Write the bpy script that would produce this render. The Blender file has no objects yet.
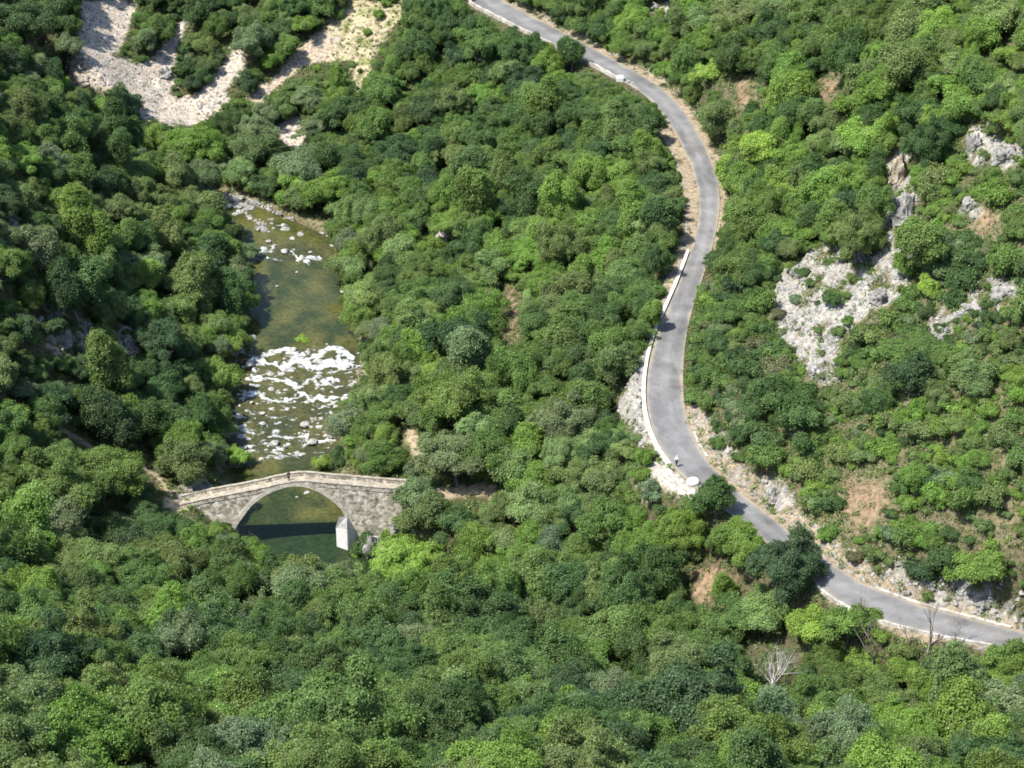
import bpy, bmesh, math, random, time
import numpy as np
from mathutils import Vector, Matrix
T0 = time.time()
rng = np.random.default_rng(7)
random.seed(7)
SC = bpy.context.scene
COL = SC.collection
W, H = 1024, 768
PITCH = math.radians(29.0)
HFOV = math.radians(26.0)
F = 512.0 / math.tan(HFOV / 2)
CAMZ = 185.0
SUN_EL = math.radians(59)
SUN_DIR = np.array([-0.82, -0.48, 0.0]); SUN_DIR /= np.linalg.norm(SUN_DIR)
SUN_VEC = np.array([SUN_DIR[0] * math.cos(SUN_EL), SUN_DIR[1] * math.cos(SUN_EL), math.sin(SUN_EL)])

# ------------------------------------------------------------------ camera maths
CP, SP = math.cos(PITCH), math.sin(PITCH)
def ray(px, py):
    px = np.asarray(px, float); py = np.asarray(py, float)
    a = (px - 512) / F; b = (384 - py) / F
    return np.stack([a, CP + b * SP, -SP + b * CP], -1)
def proj(P):
    P = np.asarray(P, float)
    x = P[..., 0]; y = P[..., 1]; z = P[..., 2] - CAMZ
    d = y * CP - z * SP
    u = y * SP + z * CP
    return 512 + F * x / d, 384 - F * u / d, d
def at_z(px, py, z):
    r = ray(px, py)
    t = (z - CAMZ) / r[..., 2]
    return np.stack([r[..., 0] * t, r[..., 1] * t, np.broadcast_to(z, t.shape) * 1.0], -1)

# ------------------------------------------------------------------ noise
def vnoise(x, y, seed=0):
    xi = np.floor(x).astype(np.int64); yi = np.floor(y).astype(np.int64)
    fx = x - xi; fy = y - yi
    fx = fx * fx * (3 - 2 * fx); fy = fy * fy * (3 - 2 * fy)
    def h(a, b):
        n = (a * 374761393 + b * 668265263 + seed * 1442695041) & 0x7fffffff
        n = ((n ^ (n >> 13)) * 1274126177) & 0x7fffffff
        n = n ^ (n >> 16)
        return (n & 0xffff) / 65535.0
    a = h(xi, yi); b = h(xi + 1, yi); c = h(xi, yi + 1); d = h(xi + 1, yi + 1)
    return (a * (1 - fx) + b * fx) * (1 - fy) + (c * (1 - fx) + d * fx) * fy
def fbm(x, y, seed=0, oct=4):
    s = 0; a = 0.5; t = 0
    for i in range(oct):
        s = s + a * vnoise(x, y, seed + i * 17); t += a
        x = x * 2.03 + 7.1; y = y * 2.03 + 3.7; a *= 0.5
    return s / t
def sstep(a, b, x):
    t = np.clip((x - a) / (b - a), 0, 1)
    return t * t * (3 - 2 * t)

# ------------------------------------------------------------------ road and river lines (image points turned into ground points)
ROAD_L = [(470, 2), (478, 8), (520, 29), (560, 49), (590, 64), (620, 80), (642, 93), (657, 108), (672, 128), (683, 148), (692, 168), (698, 192), (699, 215), (694, 240), (686, 264),
          (677, 287), (666, 312), (655, 338), (648, 368), (646, 398), (650, 424), (659, 447), (674, 468), (696, 488), (722, 508), (748, 529), (776, 551), (804, 574), (828, 595),
          (858, 613), (890, 624), (930, 634), (970, 642), (1006, 648)]
ROAD_R = [(494, -6), (502, 0), (540, 20), (580, 41), (618, 62), (650, 80), (672, 97), (688, 117), (702, 139), (712, 160), (718, 182), (720, 202), (718, 222), (713, 245), (706, 268),
          (698, 292), (690, 318), (685, 346), (683, 376), (684, 402), (689, 424), (698, 446), (714, 468), (735, 488), (760, 508), (786, 529), (810, 547), (838, 568), (866, 585),
          (898, 598), (930, 608), (965, 617), (995, 625), (1024, 632)]
nr = len(ROAD_L)
rz = np.interp(np.arange(nr), [0, 8, 14, 20, 24, nr - 1], [25.5, 24.5, 23.2, 22.0, 22.0, 21.5])
RL = np.array([at_z(p[0], p[1], z) for p, z in zip(ROAD_L, rz)])
RR = np.array([at_z(p[0], p[1], z) for p, z in zip(ROAD_R, rz)])
# carry the road on past both ends of the view
d0 = (RL[0] + RR[0] - RL[2] - RR[2]) / 2; d0 /= np.linalg.norm(d0)
d1 = (RL[-1] + RR[-1] - RL[-3] - RR[-3]) / 2; d1 /= np.linalg.norm(d1)
RL = np.vstack([[RL[0] + d0 * k for k in (45, 30, 15)], RL, [RL[-1] + d1 * k for k in (12, 25, 40)]])
RR = np.vstack([[RR[0] + d0 * k for k in (45, 30, 15)], RR, [RR[-1] + d1 * k for k in (12, 25, 40)]])
def catmull(P, n):
    P = np.asarray(P, float)
    Q = np.vstack([2 * P[0] - P[1], P, 2 * P[-1] - P[-2]])
    out = []
    for i in range(len(P) - 1):
        p0, p1, p2, p3 = Q[i:i + 4]
        for t in np.arange(n) / n:
            out.append(0.5 * (2 * p1 + (p2 - p0) * t + (2 * p0 - 5 * p1 + 4 * p2 - p3) * t ** 2 + (3 * p1 - p0 - 3 * p2 + p3) * t ** 3))
    out.append(P[-1])
    return np.array(out)
def smooth(P, k=2):
    for _ in range(k):
        Q = P.copy(); Q[1:-1] = P[:-2] * .25 + P[1:-1] * .5 + P[2:] * .25; P = Q
    return P
RLs = smooth(catmull(RL, 8), 10); RRs = smooth(catmull(RR, 8), 10)
RC = (RLs + RRs) / 2
RHW = np.linalg.norm((RRs - RLs)[:, :2], axis=1) / 2

RIVER = [  # y, z, left, right
    (200, 7.0, 206, 240), (212, 6.6, 222, 268), (225, 6.2, 234, 300), (240, 5.8, 242, 328), (255, 5.3, 248, 342), (280, 5.05, 254, 349), (310, 5.0, 250, 352),
    (335, 4.9, 243, 354), (350, 4.6, 240, 357), (372, 3.6, 236, 359), (390, 3.1, 232, 352), (405, 2.6, 228, 346), (430, 2.0, 224, 340), (450, 1.4, 224, 338),
    (470, 1.0, 228, 336), (492, 0.8, 232, 340), (520, 0.6, 228, 350), (545, 0.4, 238, 366), (565, 0.35, 268, 386), (585, 0.3, 330, 420), (604, 0.2, 390, 470)]
VL = np.array([at_z(l, y, z) for y, z, l, r in RIVER]); VR = np.array([at_z(r, y, z) for y, z, l, r in RIVER])
VL = np.vstack([VL[0] + np.array([-40, 34, 2.0]), VL[0] + np.array([-20, 16, 1.0]), VL]); VR = np.vstack([VR[0] + np.array([-46, 36, 2.0]), VR[0] + np.array([-24, 20, 1.0]), VR])
VLs = smooth(catmull(VL, 10), 4); VRs = smooth(catmull(VR, 10), 4)
VC = (VLs + VRs) / 2; VHW = np.linalg.norm((VRs - VLs)[:, :2], axis=1) / 2

# ------------------------------------------------------------------ terrain heights from control points
CTRL = [(0, 0, 38), (60, 40, 28), (130, 130, 16), (60, 150, 28), (0, 150, 38), (100, 250, 20), (200, 250, 9), (0, 250, 35), (0, 370, 25), (80, 330, 20), (150, 350, 12.5), (190, 330, 8.5),
        (150, 450, 8), (50, 450, 16), (0, 450, 21), (100, 520, 9), (0, 530, 17), (100, 600, 12), (180, 508, 7.4), (200, 580, 5), (300, 600, 5), (400, 600, 3), (300, 660, 15), (150, 680, 23),
        (0, 650, 27), (450, 680, 17), (600, 700, 18), (550, 620, 8), (720, 700, 17), (250, 768, 38), (0, 768, 43), (512, 768, 34), (700, 768, 29), (850, 768, 24), (1000, 768, 24),
        (1000, 700, 18), (900, 700, 15), (850, 640, 17), (700, 620, 13), (720, 580, 16), (600, 560, 8), (600, 480, 16), (638, 505, 17.5), (520, 490, 9), (430, 490, 9.5), (405, 500, 9), (420, 450, 8),
        (512, 400, 12), (600, 400, 16), (420, 300, 8), (512, 300, 13), (620, 300, 19), (512, 200, 16), (620, 200, 20), (512, 100, 18.5), (600, 130, 22), (512, 50, 22.5), (430, 50, 20),
        (400, 5, 24), (330, 50, 18), (300, 130, 9.5), (240, 60, 17), (150, 110, 13), (90, 20, 24), (400, 130, 11), (340, 190, 8), (400, 220, 8.5),
        (1000, 200, 50), (1000, 0, 62), (850, 0, 46), (700, 0, 33), (600, 0, 28), (850, 200, 38), (1000, 400, 41), (850, 400, 31), (1000, 550, 30), (760, 150, 32), (760, 300, 31), (920, 520, 29),
        (900, 100, 48)]
CT = np.array([at_z(x, y, z) for x, y, z in CTRL])
CT = np.vstack([CT, [(-150, 300, 72), (-150, 450, 75), (-140, 220, 62), (150, 300, 108), (150, 420, 104), (0, 550, 46), (-80, 550, 60), (100, 560, 96), (0, 130, 62), (80, 130, 54), (-80, 130, 68), (140, 200, 70)]])
def tps_fit(P, z, lam):
    n = len(P)
    D = np.linalg.norm(P[:, None] - P[None], axis=2)
    K = np.where(D > 0, D ** 2 * np.log(D + 1e-9), 0) + lam * np.eye(n)
    A = np.zeros((n + 3, n + 3)); A[:n, :n] = K; A[:n, n] = 1; A[:n, n + 1:] = P; A[n, :n] = 1; A[n + 1:, :n] = P.T
    return np.linalg.solve(A, np.concatenate([z, np.zeros(3)]))
TW = tps_fit(CT[:, :2], CT[:, 2], 60.0)
def tps(XY):
    out = np.zeros(len(XY))
    for i in range(0, len(XY), 20000):
        Q = XY[i:i + 20000]
        D = np.linalg.norm(Q[:, None] - CT[None, :, :2], axis=2)
        out[i:i + 20000] = np.where(D > 0, D ** 2 * np.log(D + 1e-9), 0) @ TW[:len(CT)] + TW[len(CT)] + Q @ TW[len(CT) + 1:]
    return out
def nearest(XY, C, hw):
    """signed distance beyond the line's half width, and the line's height there"""
    dist = np.empty(len(XY)); zz = np.empty(len(XY)); idx = np.empty(len(XY), int)
    for i in range(0, len(XY), 8000):
        Q = XY[i:i + 8000]
        D = np.hypot(Q[:, None, 0] - C[None, :, 0], Q[:, None, 1] - C[None, :, 1]) - hw[None]
        k = np.argmin(D, 1)
        dist[i:i + 8000] = D[np.arange(len(Q)), k]; zz[i:i + 8000] = C[k, 2]; idx[i:i + 8000] = k
    return dist, zz, idx
GX0, GX1, GY0, GY1, GS = -135.0, 135.0, 110.0, 540.0, 0.75
gx = np.arange(GX0, GX1 + .01, GS); gy = np.arange(GY0, GY1 + .01, GS)
NX, NY = len(gx), len(gy)
XX, YY = np.meshgrid(gx, gy)
XY = np.stack([XX.ravel(), YY.ravel()], 1)
cx = np.arange(GX0, GX1 + 3.1, 3.0); cy = np.arange(GY0, GY1 + 3.1, 3.0)
cX, cY = np.meshgrid(cx, cy)
cZ = tps(np.stack([cX.ravel(), cY.ravel()], 1)).reshape(cX.shape)
def bil(Z, x0, y0, s, x, y):
    fx = np.clip((x - x0) / s, 0, Z.shape[1] - 1.001); fy = np.clip((y - y0) / s, 0, Z.shape[0] - 1.001)
    i = fx.astype(int); j = fy.astype(int); fx = fx - i; fy = fy - j
    return (Z[j, i] * (1 - fx) + Z[j, i + 1] * fx) * (1 - fy) + (Z[j + 1, i] * (1 - fx) + Z[j + 1, i + 1] * fx) * fy
ZN = bil(cZ, GX0, GY0, 3.0, XY[:, 0], XY[:, 1])
ZN = ZN + (fbm(XY[:, 0] / 14, XY[:, 1] / 14, 3) - .5) * 3.0 + (fbm(XY[:, 0] / 3, XY[:, 1] / 3, 9) - .5) * 0.7
vd, vz, _ = nearest(XY, VC, VHW)
rd, rzz, _ = nearest(XY, RC, RHW)
ZN = np.where(ZN < vz + .3, np.maximum(ZN, vz + .3), ZN) if False else ZN
bank = sstep(0, 5.5, vd)
ZN = (vz + 0.25 + np.clip(vd, 0, 9) * .18) * (1 - bank) + np.maximum(ZN, vz + .6) * bank
ZN = np.where(vd < 0.6, vz + .25 - sstep(0.6, -1.2, vd) * 1.2, ZN)
t = sstep(0.9, 5.0, rd)
ZN = np.where(rd < 5.0, (rzz - 0.06) * (1 - t) + ZN * t, ZN)
LB = catmull(np.array([at_z(x, y, 21.9) for x, y in [(660, 466), (668, 476), (680, 486), (694, 494)]]), 6)
ld, lz, _ = nearest(XY, LB, np.full(len(LB), 1.5))
t = sstep(0.2, 5.5, ld)
ZN = np.where((ld < 5.5) & (rd > .3), lz * (1 - t) + ZN * t, ZN)
ZG = ZN.reshape(NY, NX)
def ground(x, y):
    return bil(ZG, GX0, GY0, GS, np.asarray(x, float), np.asarray(y, float))
def hit(px, py, off=0.0):
    """where the view through an image point meets the ground raised by off"""
    r = ray(px, py)
    ts = np.arange(140, 640, 0.4)
    P = r[None] * ts[:, None]; P[:, 2] += CAMZ
    below = P[:, 2] < ground(P[:, 0], P[:, 1]) + off
    k = int(np.argmax(below)) if below.any() else len(ts) - 1
    return P[k]

# ------------------------------------------------------------------ image-space outlines of open ground, as rasters used to look up what grows where
PYg, PXg = np.mgrid[0:H, 0:W]
def poly(pts):
    m = np.zeros((H, W), bool)
    pts = np.array(pts, float); n = len(pts)
    x, y = PXg + .5, PYg + .5
    for i in range(n):
        x0, y0 = pts[i]; x1, y1 = pts[(i + 1) % n]
        if y0 == y1: continue
        c = ((y0 > y) != (y1 > y)) & (x < (x1 - x0) * (y - y0) / (y1 - y0) + x0)
        m ^= c
    return m
def stroke(pts, w):
    m = np.zeros((H, W), bool)
    for (x0, y0), (x1, y1) in zip(pts[:-1], pts[1:]):
        xa, xb, ya, yb = int(min(x0, x1) - w - 2), int(max(x0, x1) + w + 3), int(min(y0, y1) - w - 2), int(max(y0, y1) + w + 3)
        xa, ya = max(xa, 0), max(ya, 0)
        X, Y = PXg[ya:yb, xa:xb], PYg[ya:yb, xa:xb]
        if X.size == 0: continue
        t = np.clip(((X - x0) * (x1 - x0) + (Y - y0) * (y1 - y0)) / max((x1 - x0) ** 2 + (y1 - y0) ** 2, 1e-6), 0, 1)
        m[ya:yb, xa:xb] |= np.hypot(X - x0 - t * (x1 - x0), Y - y0 - t * (y1 - y0)) < w
    return m
GRAVEL = [[(82, 0), (140, 0), (132, 20), (123, 44), (116, 56), (137, 67), (150, 61), (164, 48), (178, 24), (190, 10), (191, 20), (178, 51), (174, 68), (171, 99), (191, 96), (205, 85), (219, 72),
           (236, 44), (248, 48), (246, 65), (226, 92), (232, 102), (191, 128), (144, 120), (133, 99), (123, 82), (103, 92), (68, 85), (65, 72), (79, 34)],
          [(273, 128), (301, 116), (308, 147), (290, 150)]]
PATHB = [[(318, 31), (297, 51), (273, 79), (246, 99), (260, 108), (270, 94), (304, 67), (325, 62), (350, 34)]]
DRY = [[(325, 62), (318, 31), (340, 0), (412, 0), (400, 20), (372, 58), (374, 82), (362, 98), (350, 95), (355, 65)]]
ROCK = [[(775, 272), (800, 262), (815, 245), (812, 226), (822, 222), (832, 238), (850, 240), (868, 236), (880, 225), (880, 250), (900, 245), (918, 250), (905, 300), (880, 310), (850, 330), (838, 350), (836, 387),
         (815, 380), (790, 350), (772, 310)],
        [(886, 150), (910, 150), (912, 185), (920, 210), (922, 245), (895, 250), (880, 235), (890, 200), (884, 180)],
        [(965, 130), (990, 124), (1000, 140), (1024, 145), (1024, 165), (1000, 172), (970, 165)],
        [(950, 195), (975, 190), (985, 215), (960, 230)],
        [(900, 0), (925, 0), (922, 14), (903, 15)], [(632, 0), (672, 0), (668, 16), (640, 18)], [(925, 98), (945, 92), (945, 108), (928, 112)],
        [(930, 322), (960, 300), (1000, 278), (1024, 285), (1024, 302), (980, 322), (940, 348), (925, 340)],
        [(38, 312), (62, 300), (95, 330), (88, 362), (60, 365), (42, 340)], [(110, 332), (132, 325), (147, 345), (142, 360), (112, 347)], [(8, 140), (28, 150), (26, 168), (8, 160)], [(12, 205), (24, 208), (22, 232), (8, 228)],
        [(890, 570), (905, 560), (945, 570), (1000, 590), (1024, 602), (1024, 628), (1000, 618), (940, 605), (898, 594)],
        [(705, 422), (725, 428), (734, 455), (722, 462), (708, 445)], [(760, 470), (775, 478), (800, 505), (780, 512), (762, 495)],
        [(638, 350), (650, 345), (644, 400), (650, 440), (640, 452), (632, 420), (612, 420), (628, 385)],
        [(424, 238), (432, 226), (446, 228), (456, 242), (440, 248)],
        [(222, 196), (250, 198), (275, 212), (278, 232), (262, 240), (245, 225), (226, 214)], [(236, 335), (262, 332), (268, 344), (246, 362), (232, 362)],
        [(336, 380), (352, 352), (366, 340), (366, 362), (350, 410), (334, 418)], [(385, 505), (415, 500), (418, 540), (384, 545)], [(178, 480), (205, 478), (210, 494), (176, 500)]]
WHITE = [[(655, 461), (668, 468), (690, 486), (702, 494), (684, 497), (662, 491), (645, 500), (640, 488)]]
SOIL = [[(690, 572), (745, 568), (742, 584), (730, 590), (722, 604), (700, 606), (694, 592)], [(842, 485), (875, 478), (890, 500), (870, 530), (850, 520)], [(502, 280), (514, 290), (519, 315), (514, 345), (507, 338), (510, 305)],
        [(975, 215), (992, 210), (996, 232), (980, 236)], [(700, 596), (712, 594), (712, 604), (702, 606)], [(738, 84), (752, 80), (752, 102), (738, 110)], [(820, 85), (832, 72), (840, 88), (826, 108)]]
TRAIL = [[(404, 430), (416, 428), (428, 452), (424, 468), (412, 460)], [(410, 486), (432, 488), (496, 484), (494, 496), (430, 500), (412, 496)], [(160, 498), (185, 500), (190, 512), (165, 508)]]
TRAILS = [[(60, 430), (100, 452), (135, 462), (158, 478), (172, 496)]]
RIVPX = [(l, y) for y, z, l, r in RIVER[:18]] + [(r, y) for y, z, l, r in RIVER[:18]][::-1]
m_gravel = np.any([poly(p) for p in GRAVEL], 0); m_rock = np.any([poly(p) for p in ROCK], 0); m_dry = poly(DRY[0]); m_pathb = poly(PATHB[0])

rock_core = poly(ROCK[0]) | poly(ROCK[1]) | poly(ROCK[2]) | poly(ROCK[14]) | poly(ROCK[15]) | poly(ROCK[17])
brk = fbm(PXg / 13.0, PYg / 10.0, 411, 3); brk2 = fbm(PXg / 30.0, PYg / 22.0, 412, 3)
m_rock = (m_rock & (brk > .50) & ~(poly(ROCK[7]) & (brk < .57))) | (rock_core & ((brk > .40) | (brk2 < .47)) & ~(poly([(795, 200), (925, 200), (925, 300), (850, 300), (842, 262), (800, 250)]) & (brk < .46)))
m_white = poly(WHITE[0]); m_soil = np.any([poly(p) for p in SOIL], 0); m_trail = np.any([poly(p) for p in TRAIL], 0) | stroke(TRAILS[0], 2.5)
m_road = poly(ROAD_L + ROAD_R[::-1]) | stroke([(x - 7, y + 2) for x, y in ROAD_L[8:17]], 7) | stroke([(x - 1, y + 3) for x, y in ROAD_L[0:7]], 2) | stroke([(x - 4, y + 2) for x, y in ROAD_L[17:22]], 4) | stroke([(x, y + 5) for x, y in ROAD_L[28:]], 3)
m_shoulder = stroke(ROAD_R[1:14], 8) | stroke([(x + 5, y - 3) for x, y in ROAD_R[20:30]], 16) | stroke(ROAD_R[29:], 9) | stroke([(x - 6, y + 2) for x, y in ROAD_L[8:17]], 9) | stroke(ROAD_L[16:22], 7) | stroke(ROAD_L[28:], 6)
m_river = poly([(250, 240), (335, 240), (342, 300), (344, 350), (346, 385), (338, 405), (328, 440), (322, 470), (240, 480), (236, 430), (245, 395), (246, 370), (262, 345), (262, 300)])
m_bridge = poly([(176, 494), (205, 488), (300, 468), (416, 480), (418, 500), (384, 520), (365, 505), (350, 522), (356, 550), (340, 560), (250, 545), (236, 532), (215, 515), (190, 512)])
CLEAR = m_gravel | m_rock | m_pathb | m_white | m_soil | m_trail | m_road | m_river | m_bridge
def grow(m, k):
    for _ in range(k):
        q_ = m.copy(); q_[1:] |= m[:-1]; q_[:-1] |= m[1:]; q_[:, 1:] |= m[:, :-1]; q_[:, :-1] |= m[:, 1:]; m = q_
    return m
m_dead = poly([(742, 638), (798, 632), (794, 690), (758, 692)]) 
CLEAR = CLEAR | grow(m_soil | m_trail, 6) | m_dead
m_head = poly([(222, 200), (258, 199), (300, 226), (322, 240), (310, 247), (268, 240), (240, 228)]); CLEAR = CLEAR | m_head
NEVER = m_dead | m_head | poly([(888, 150), (906, 150), (912, 185), (918, 215), (908, 245), (886, 250), (892, 205), (886, 180)]) | grow(poly(SOIL[2]) | poly(TRAIL[0]) | poly(TRAIL[1]) | poly(SOIL[0]), 2)
CLEARS = CLEAR | m_shoulder
def look(mask, px, py):
    xi = np.round(px).astype(int); yi = np.round(py).astype(int)
    ok = (xi >= 0) & (xi < W) & (yi >= 0) & (yi < H)
    return np.where(ok, mask[np.clip(yi, 0, H - 1), np.clip(xi, 0, W - 1)], False)

# ------------------------------------------------------------------ material helpers
def mat(name):
    m = bpy.data.materials.new(name); m.use_nodes = True
    nt = m.node_tree; nt.nodes.clear()
    return m, nt
def N(nt, typ, **kw):
    n = nt.nodes.new(typ)
    for k, v in kw.items():
        if k == 'op': n.operation = v
        elif k == 'blend': n.blend_type = v
        elif hasattr(n, k) and k not in n.inputs: setattr(n, k, v)
        else: n.inputs[k].default_value = v
    return n
def L(nt, a, b): nt.links.new(a, b)
def surf_mat(name, col, col2=None, scale=2.0, rough=.9, bump=.3, bscale=None, attr=None, detail=6, spec=.2, contrast=(.35, .65)):
    m, nt = mat(name)
    out = N(nt, 'ShaderNodeOutputMaterial'); p = N(nt, 'ShaderNodeBsdfPrincipled', Roughness=rough)
    p.inputs['Specular IOR Level'].default_value = spec
    L(nt, p.outputs[0], out.inputs[0])
    g = N(nt, 'ShaderNodeNewGeometry')
    no = N(nt, 'ShaderNodeTexNoise', Scale=scale, Detail=detail, Roughness=.62); L(nt, g.outputs['Position'], no.inputs['Vector'])
    mr = N(nt, 'ShaderNodeMapRange'); L(nt, no.outputs['Fac'], mr.inputs[0]); mr.inputs[1].default_value = contrast[0]; mr.inputs[2].default_value = contrast[1]
    mx = N(nt, 'ShaderNodeMix', data_type='RGBA'); L(nt, mr.outputs[0], mx.inputs[0])
    if attr:
        a = N(nt, 'ShaderNodeAttribute', attribute_name=attr)
        lo = N(nt, 'ShaderNodeMix', data_type='RGBA', blend='MULTIPLY'); lo.inputs[0].default_value = 1; L(nt, a.outputs['Color'], lo.inputs[6]); lo.inputs[7].default_value = (*col, 1)
        hi = N(nt, 'ShaderNodeMix', data_type='RGBA', blend='MULTIPLY'); hi.inputs[0].default_value = 1; L(nt, a.outputs['Color'], hi.inputs[6]); hi.inputs[7].default_value = (*(col2 or col), 1)
        L(nt, lo.outputs[2], mx.inputs[6]); L(nt, hi.outputs[2], mx.inputs[7])
    else:
        mx.inputs[6].default_value = (*col, 1); mx.inputs[7].default_value = (*(col2 or col), 1)
    L(nt, mx.outputs[2], p.inputs['Base Color'])
    if bump:
        nb = N(nt, 'ShaderNodeTexNoise', Scale=bscale or scale * 2, Detail=6, Roughness=.65); L(nt, g.outputs['Position'], nb.inputs['Vector'])
        b = N(nt, 'ShaderNodeBump', Strength=bump, Distance=.3); L(nt, nb.outputs['Fac'], b.inputs['Height']); L(nt, b.outputs[0], p.inputs['Normal'])
    return m
def leaf_mat(inst=False):
    m, nt = mat('foliage')
    out = N(nt, 'ShaderNodeOutputMaterial')
    oi = N(nt, 'ShaderNodeObjectInfo'); a = N(nt, 'ShaderNodeAttribute', attribute_name='tint')
    mx = N(nt, 'ShaderNodeMix', data_type='RGBA', blend='MULTIPLY'); mx.inputs[0].default_value = 1
    ia = N(nt, 'ShaderNodeAttribute', attribute_name='tone', attribute_type='INSTANCER')
    L(nt, (ia if inst else oi).outputs['Color'], mx.inputs[6]); L(nt, a.outputs['Color'], mx.inputs[7])
    p = N(nt, 'ShaderNodeBsdfPrincipled', Roughness=.5); p.inputs['Specular IOR Level'].default_value = .3
    L(nt, mx.outputs[2], p.inputs['Base Color'])
    hs = N(nt, 'ShaderNodeMix', data_type='RGBA', blend='MULTIPLY'); hs.inputs[0].default_value = 1; L(nt, mx.outputs[2], hs.inputs[6]); hs.inputs[7].default_value = (1.15, 1.2, .6, 1)
    tr = N(nt, 'ShaderNodeBsdfTranslucent'); L(nt, hs.outputs[2], tr.inputs[0])
    ms = N(nt, 'ShaderNodeMixShader'); ms.inputs[0].default_value = .42
    L(nt, p.outputs[0], ms.inputs[1]); L(nt, tr.outputs[0], ms.inputs[2]); L(nt, ms.outputs[0], out.inputs[0])
    return m
M_LEAF = leaf_mat(); M_LEAF_MASS = leaf_mat(True)
M_BARK = surf_mat('bark', (.10, .08, .06), (.2, .17, .14), 3, .9, .5)
M_DEAD = surf_mat('dead_wood', (.26, .25, .24), (.44, .43, .42), 2, .85, .3)
M_GROUND = surf_mat('ground', (.58, .57, .54), (1.28, 1.28, 1.28), 1.5, .95, 1.0, 1.9, attr='soil', detail=10)
M_ROCK = surf_mat('pale_rock', (.11, .108, .10), (.33, .32, .30), 1.1, .9, 1.0, 3)
M_OCHRE = surf_mat('stained_rock', (.24, .17, .085), (.36, .33, .28), .25, .9, .8, 2.5)
M_WETROCK = surf_mat('river_rock', (.17, .16, .14), (.42, .405, .37), 1.6, .75, .8, 3.5)
M_ASPHALT = surf_mat('asphalt', (.17, .17, .18), (.225, .225, .235), .35, .9, .1, 6)
M_KERB = surf_mat('pale_concrete', (.20, .18, .15), (.46, .43, .385), .7, .9, .5, 4)
M_WHITE = surf_mat('whitewash', (.50, .49, .46), (.62, .61, .59), 1.5, .8, .15, 5)

# ------------------------------------------------------------------ mesh helpers
def link(o): COL.objects.link(o); return o
def mesh_np(name, V, F4, material, tint=None, attr='tint', smooth_=False):
    """V (n,3), F4 (m,k) uniform polygons"""
    me = bpy.data.meshes.new(name)
    n, (m, k) = len(V), F4.shape
    me.vertices.add(n); me.vertices.foreach_set('co', np.ascontiguousarray(V, np.float32).ravel())
    me.loops.add(m * k); me.loops.foreach_set('vertex_index', np.ascontiguousarray(F4, np.int32).ravel())
    me.polygons.add(m); me.polygons.foreach_set('loop_start', np.arange(m, dtype=np.int32) * k)
    me.update(calc_edges=True)
    if tint is not None:
        a = me.color_attributes.new(attr, 'FLOAT_COLOR' if n < 600000 else 'BYTE_COLOR', 'POINT')
        a.data.foreach_set('color', np.ascontiguousarray(np.hstack([tint, np.ones((n, 1))]), np.float32).ravel())
    if smooth_: me.polygons.foreach_set('use_smooth', np.ones(m, bool))
    me.materials.append(material)
    return me
def add(name, me, parent=None, **props):
    o = bpy.data.objects.new(name, me); link(o)
    if parent: o.parent = parent
    for k, v in props.items(): o[k] = v
    return o
def tube(bm, pts, rads, sides=6):
    pts = [Vector(p) for p in pts]; rings = []
    for i, p in enumerate(pts):
        d = (pts[min(i + 1, len(pts) - 1)] - pts[max(i - 1, 0)]).normalized()
        a = d.orthogonal().normalized(); b = d.cross(a)
        rings.append([bm.verts.new(p + (a * math.cos(2 * math.pi * k / sides) + b * math.sin(2 * math.pi * k / sides)) * rads[i]) for k in range(sides)])
    for r0, r1 in zip(rings, rings[1:]):
        for k in range(sides):
            bm.faces.new((r0[k], r0[(k + 1) % sides], r1[(k + 1) % sides], r1[k]))
    bm.faces.new(rings[0][::-1]); bm.faces.new(rings[-1])
def bm_mesh(name, bm, material, smooth_=False):
    bmesh.ops.recalc_face_normals(bm, faces=bm.faces)
    me = bpy.data.meshes.new(name); bm.to_mesh(me); bm.free(); me.materials.append(material)
    if smooth_:
        for p in me.polygons: p.use_smooth = True
    return me
def tag(o, label, cat, group=None):
    o['label'] = label; o['category'] = cat
    if group: o['group'] = group

# ------------------------------------------------------------------ terrain
gp = np.column_stack([XY, ZN])
pX, pY, pD = proj(gp)
jx = (fbm(XY[:, 0] / 2.2, XY[:, 1] / 2.2, 21, 3) - .5) * 14; jy = (fbm(XY[:, 0] / 2.2, XY[:, 1] / 2.2, 31, 3) - .5) * 14
soil = np.tile(np.array([.075, .07, .036]), (len(XY), 1))
n1 = fbm(XY[:, 0] / 9, XY[:, 1] / 9, 5)[:, None]
soil = soil * (0.7 + .6 * n1)
# the open maquis of the right-hand slope stands on browner, lighter earth
rightslope = (sstep(2, 6, rd) * (XY[:, 0] > np.interp(XY[:, 1], RC[::-1, 1], RC[::-1, 0])))[:, None]
soil = soil * (1 - rightslope) + rightslope * (np.array([.12, .105, .06]) * (.6 + .8 * n1))
def paint(mask, c, jit=1.0):
    s = look(mask, pX + jx * jit, pY + jy * jit)
    v = (.8 + .4 * fbm(XY[:, 0] / 3, XY[:, 1] / 3, 41))[:, None]
    global soil
    soil = np.where(s[:, None], np.array(c) * v, soil)
    return s
paint(m_dry, (.32, .275, .18)); paint(m_dry & (fbm(PXg / 9.0, PYg / 7.0, 78, 3) > .58), (.16, .17, .07)); paint(m_shoulder & (fbm(PXg / 7.0, PYg / 6.0, 77, 3) > .28), (.255, .205, .14), 1.2); paint(m_soil & (fbm(PXg / 8.0, PYg / 6.0, 79, 3) > .42), (.20, .14, .09), 1.2); paint(m_trail, (.30, .25, .165), .4); paint(m_white, (.28, .24, .18), .8); paint(m_pathb, (.33, .265, .19))
s_gr = paint(m_gravel, (.385, .33, .27)); s_rk = paint(m_rock, (.275, .26, .23), 1.2); lay = sstep(.6, -.3, ld + jx * .05)[:, None]; soil = soil * (1 - lay) + lay * np.array([.37, .345, .30])
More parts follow.
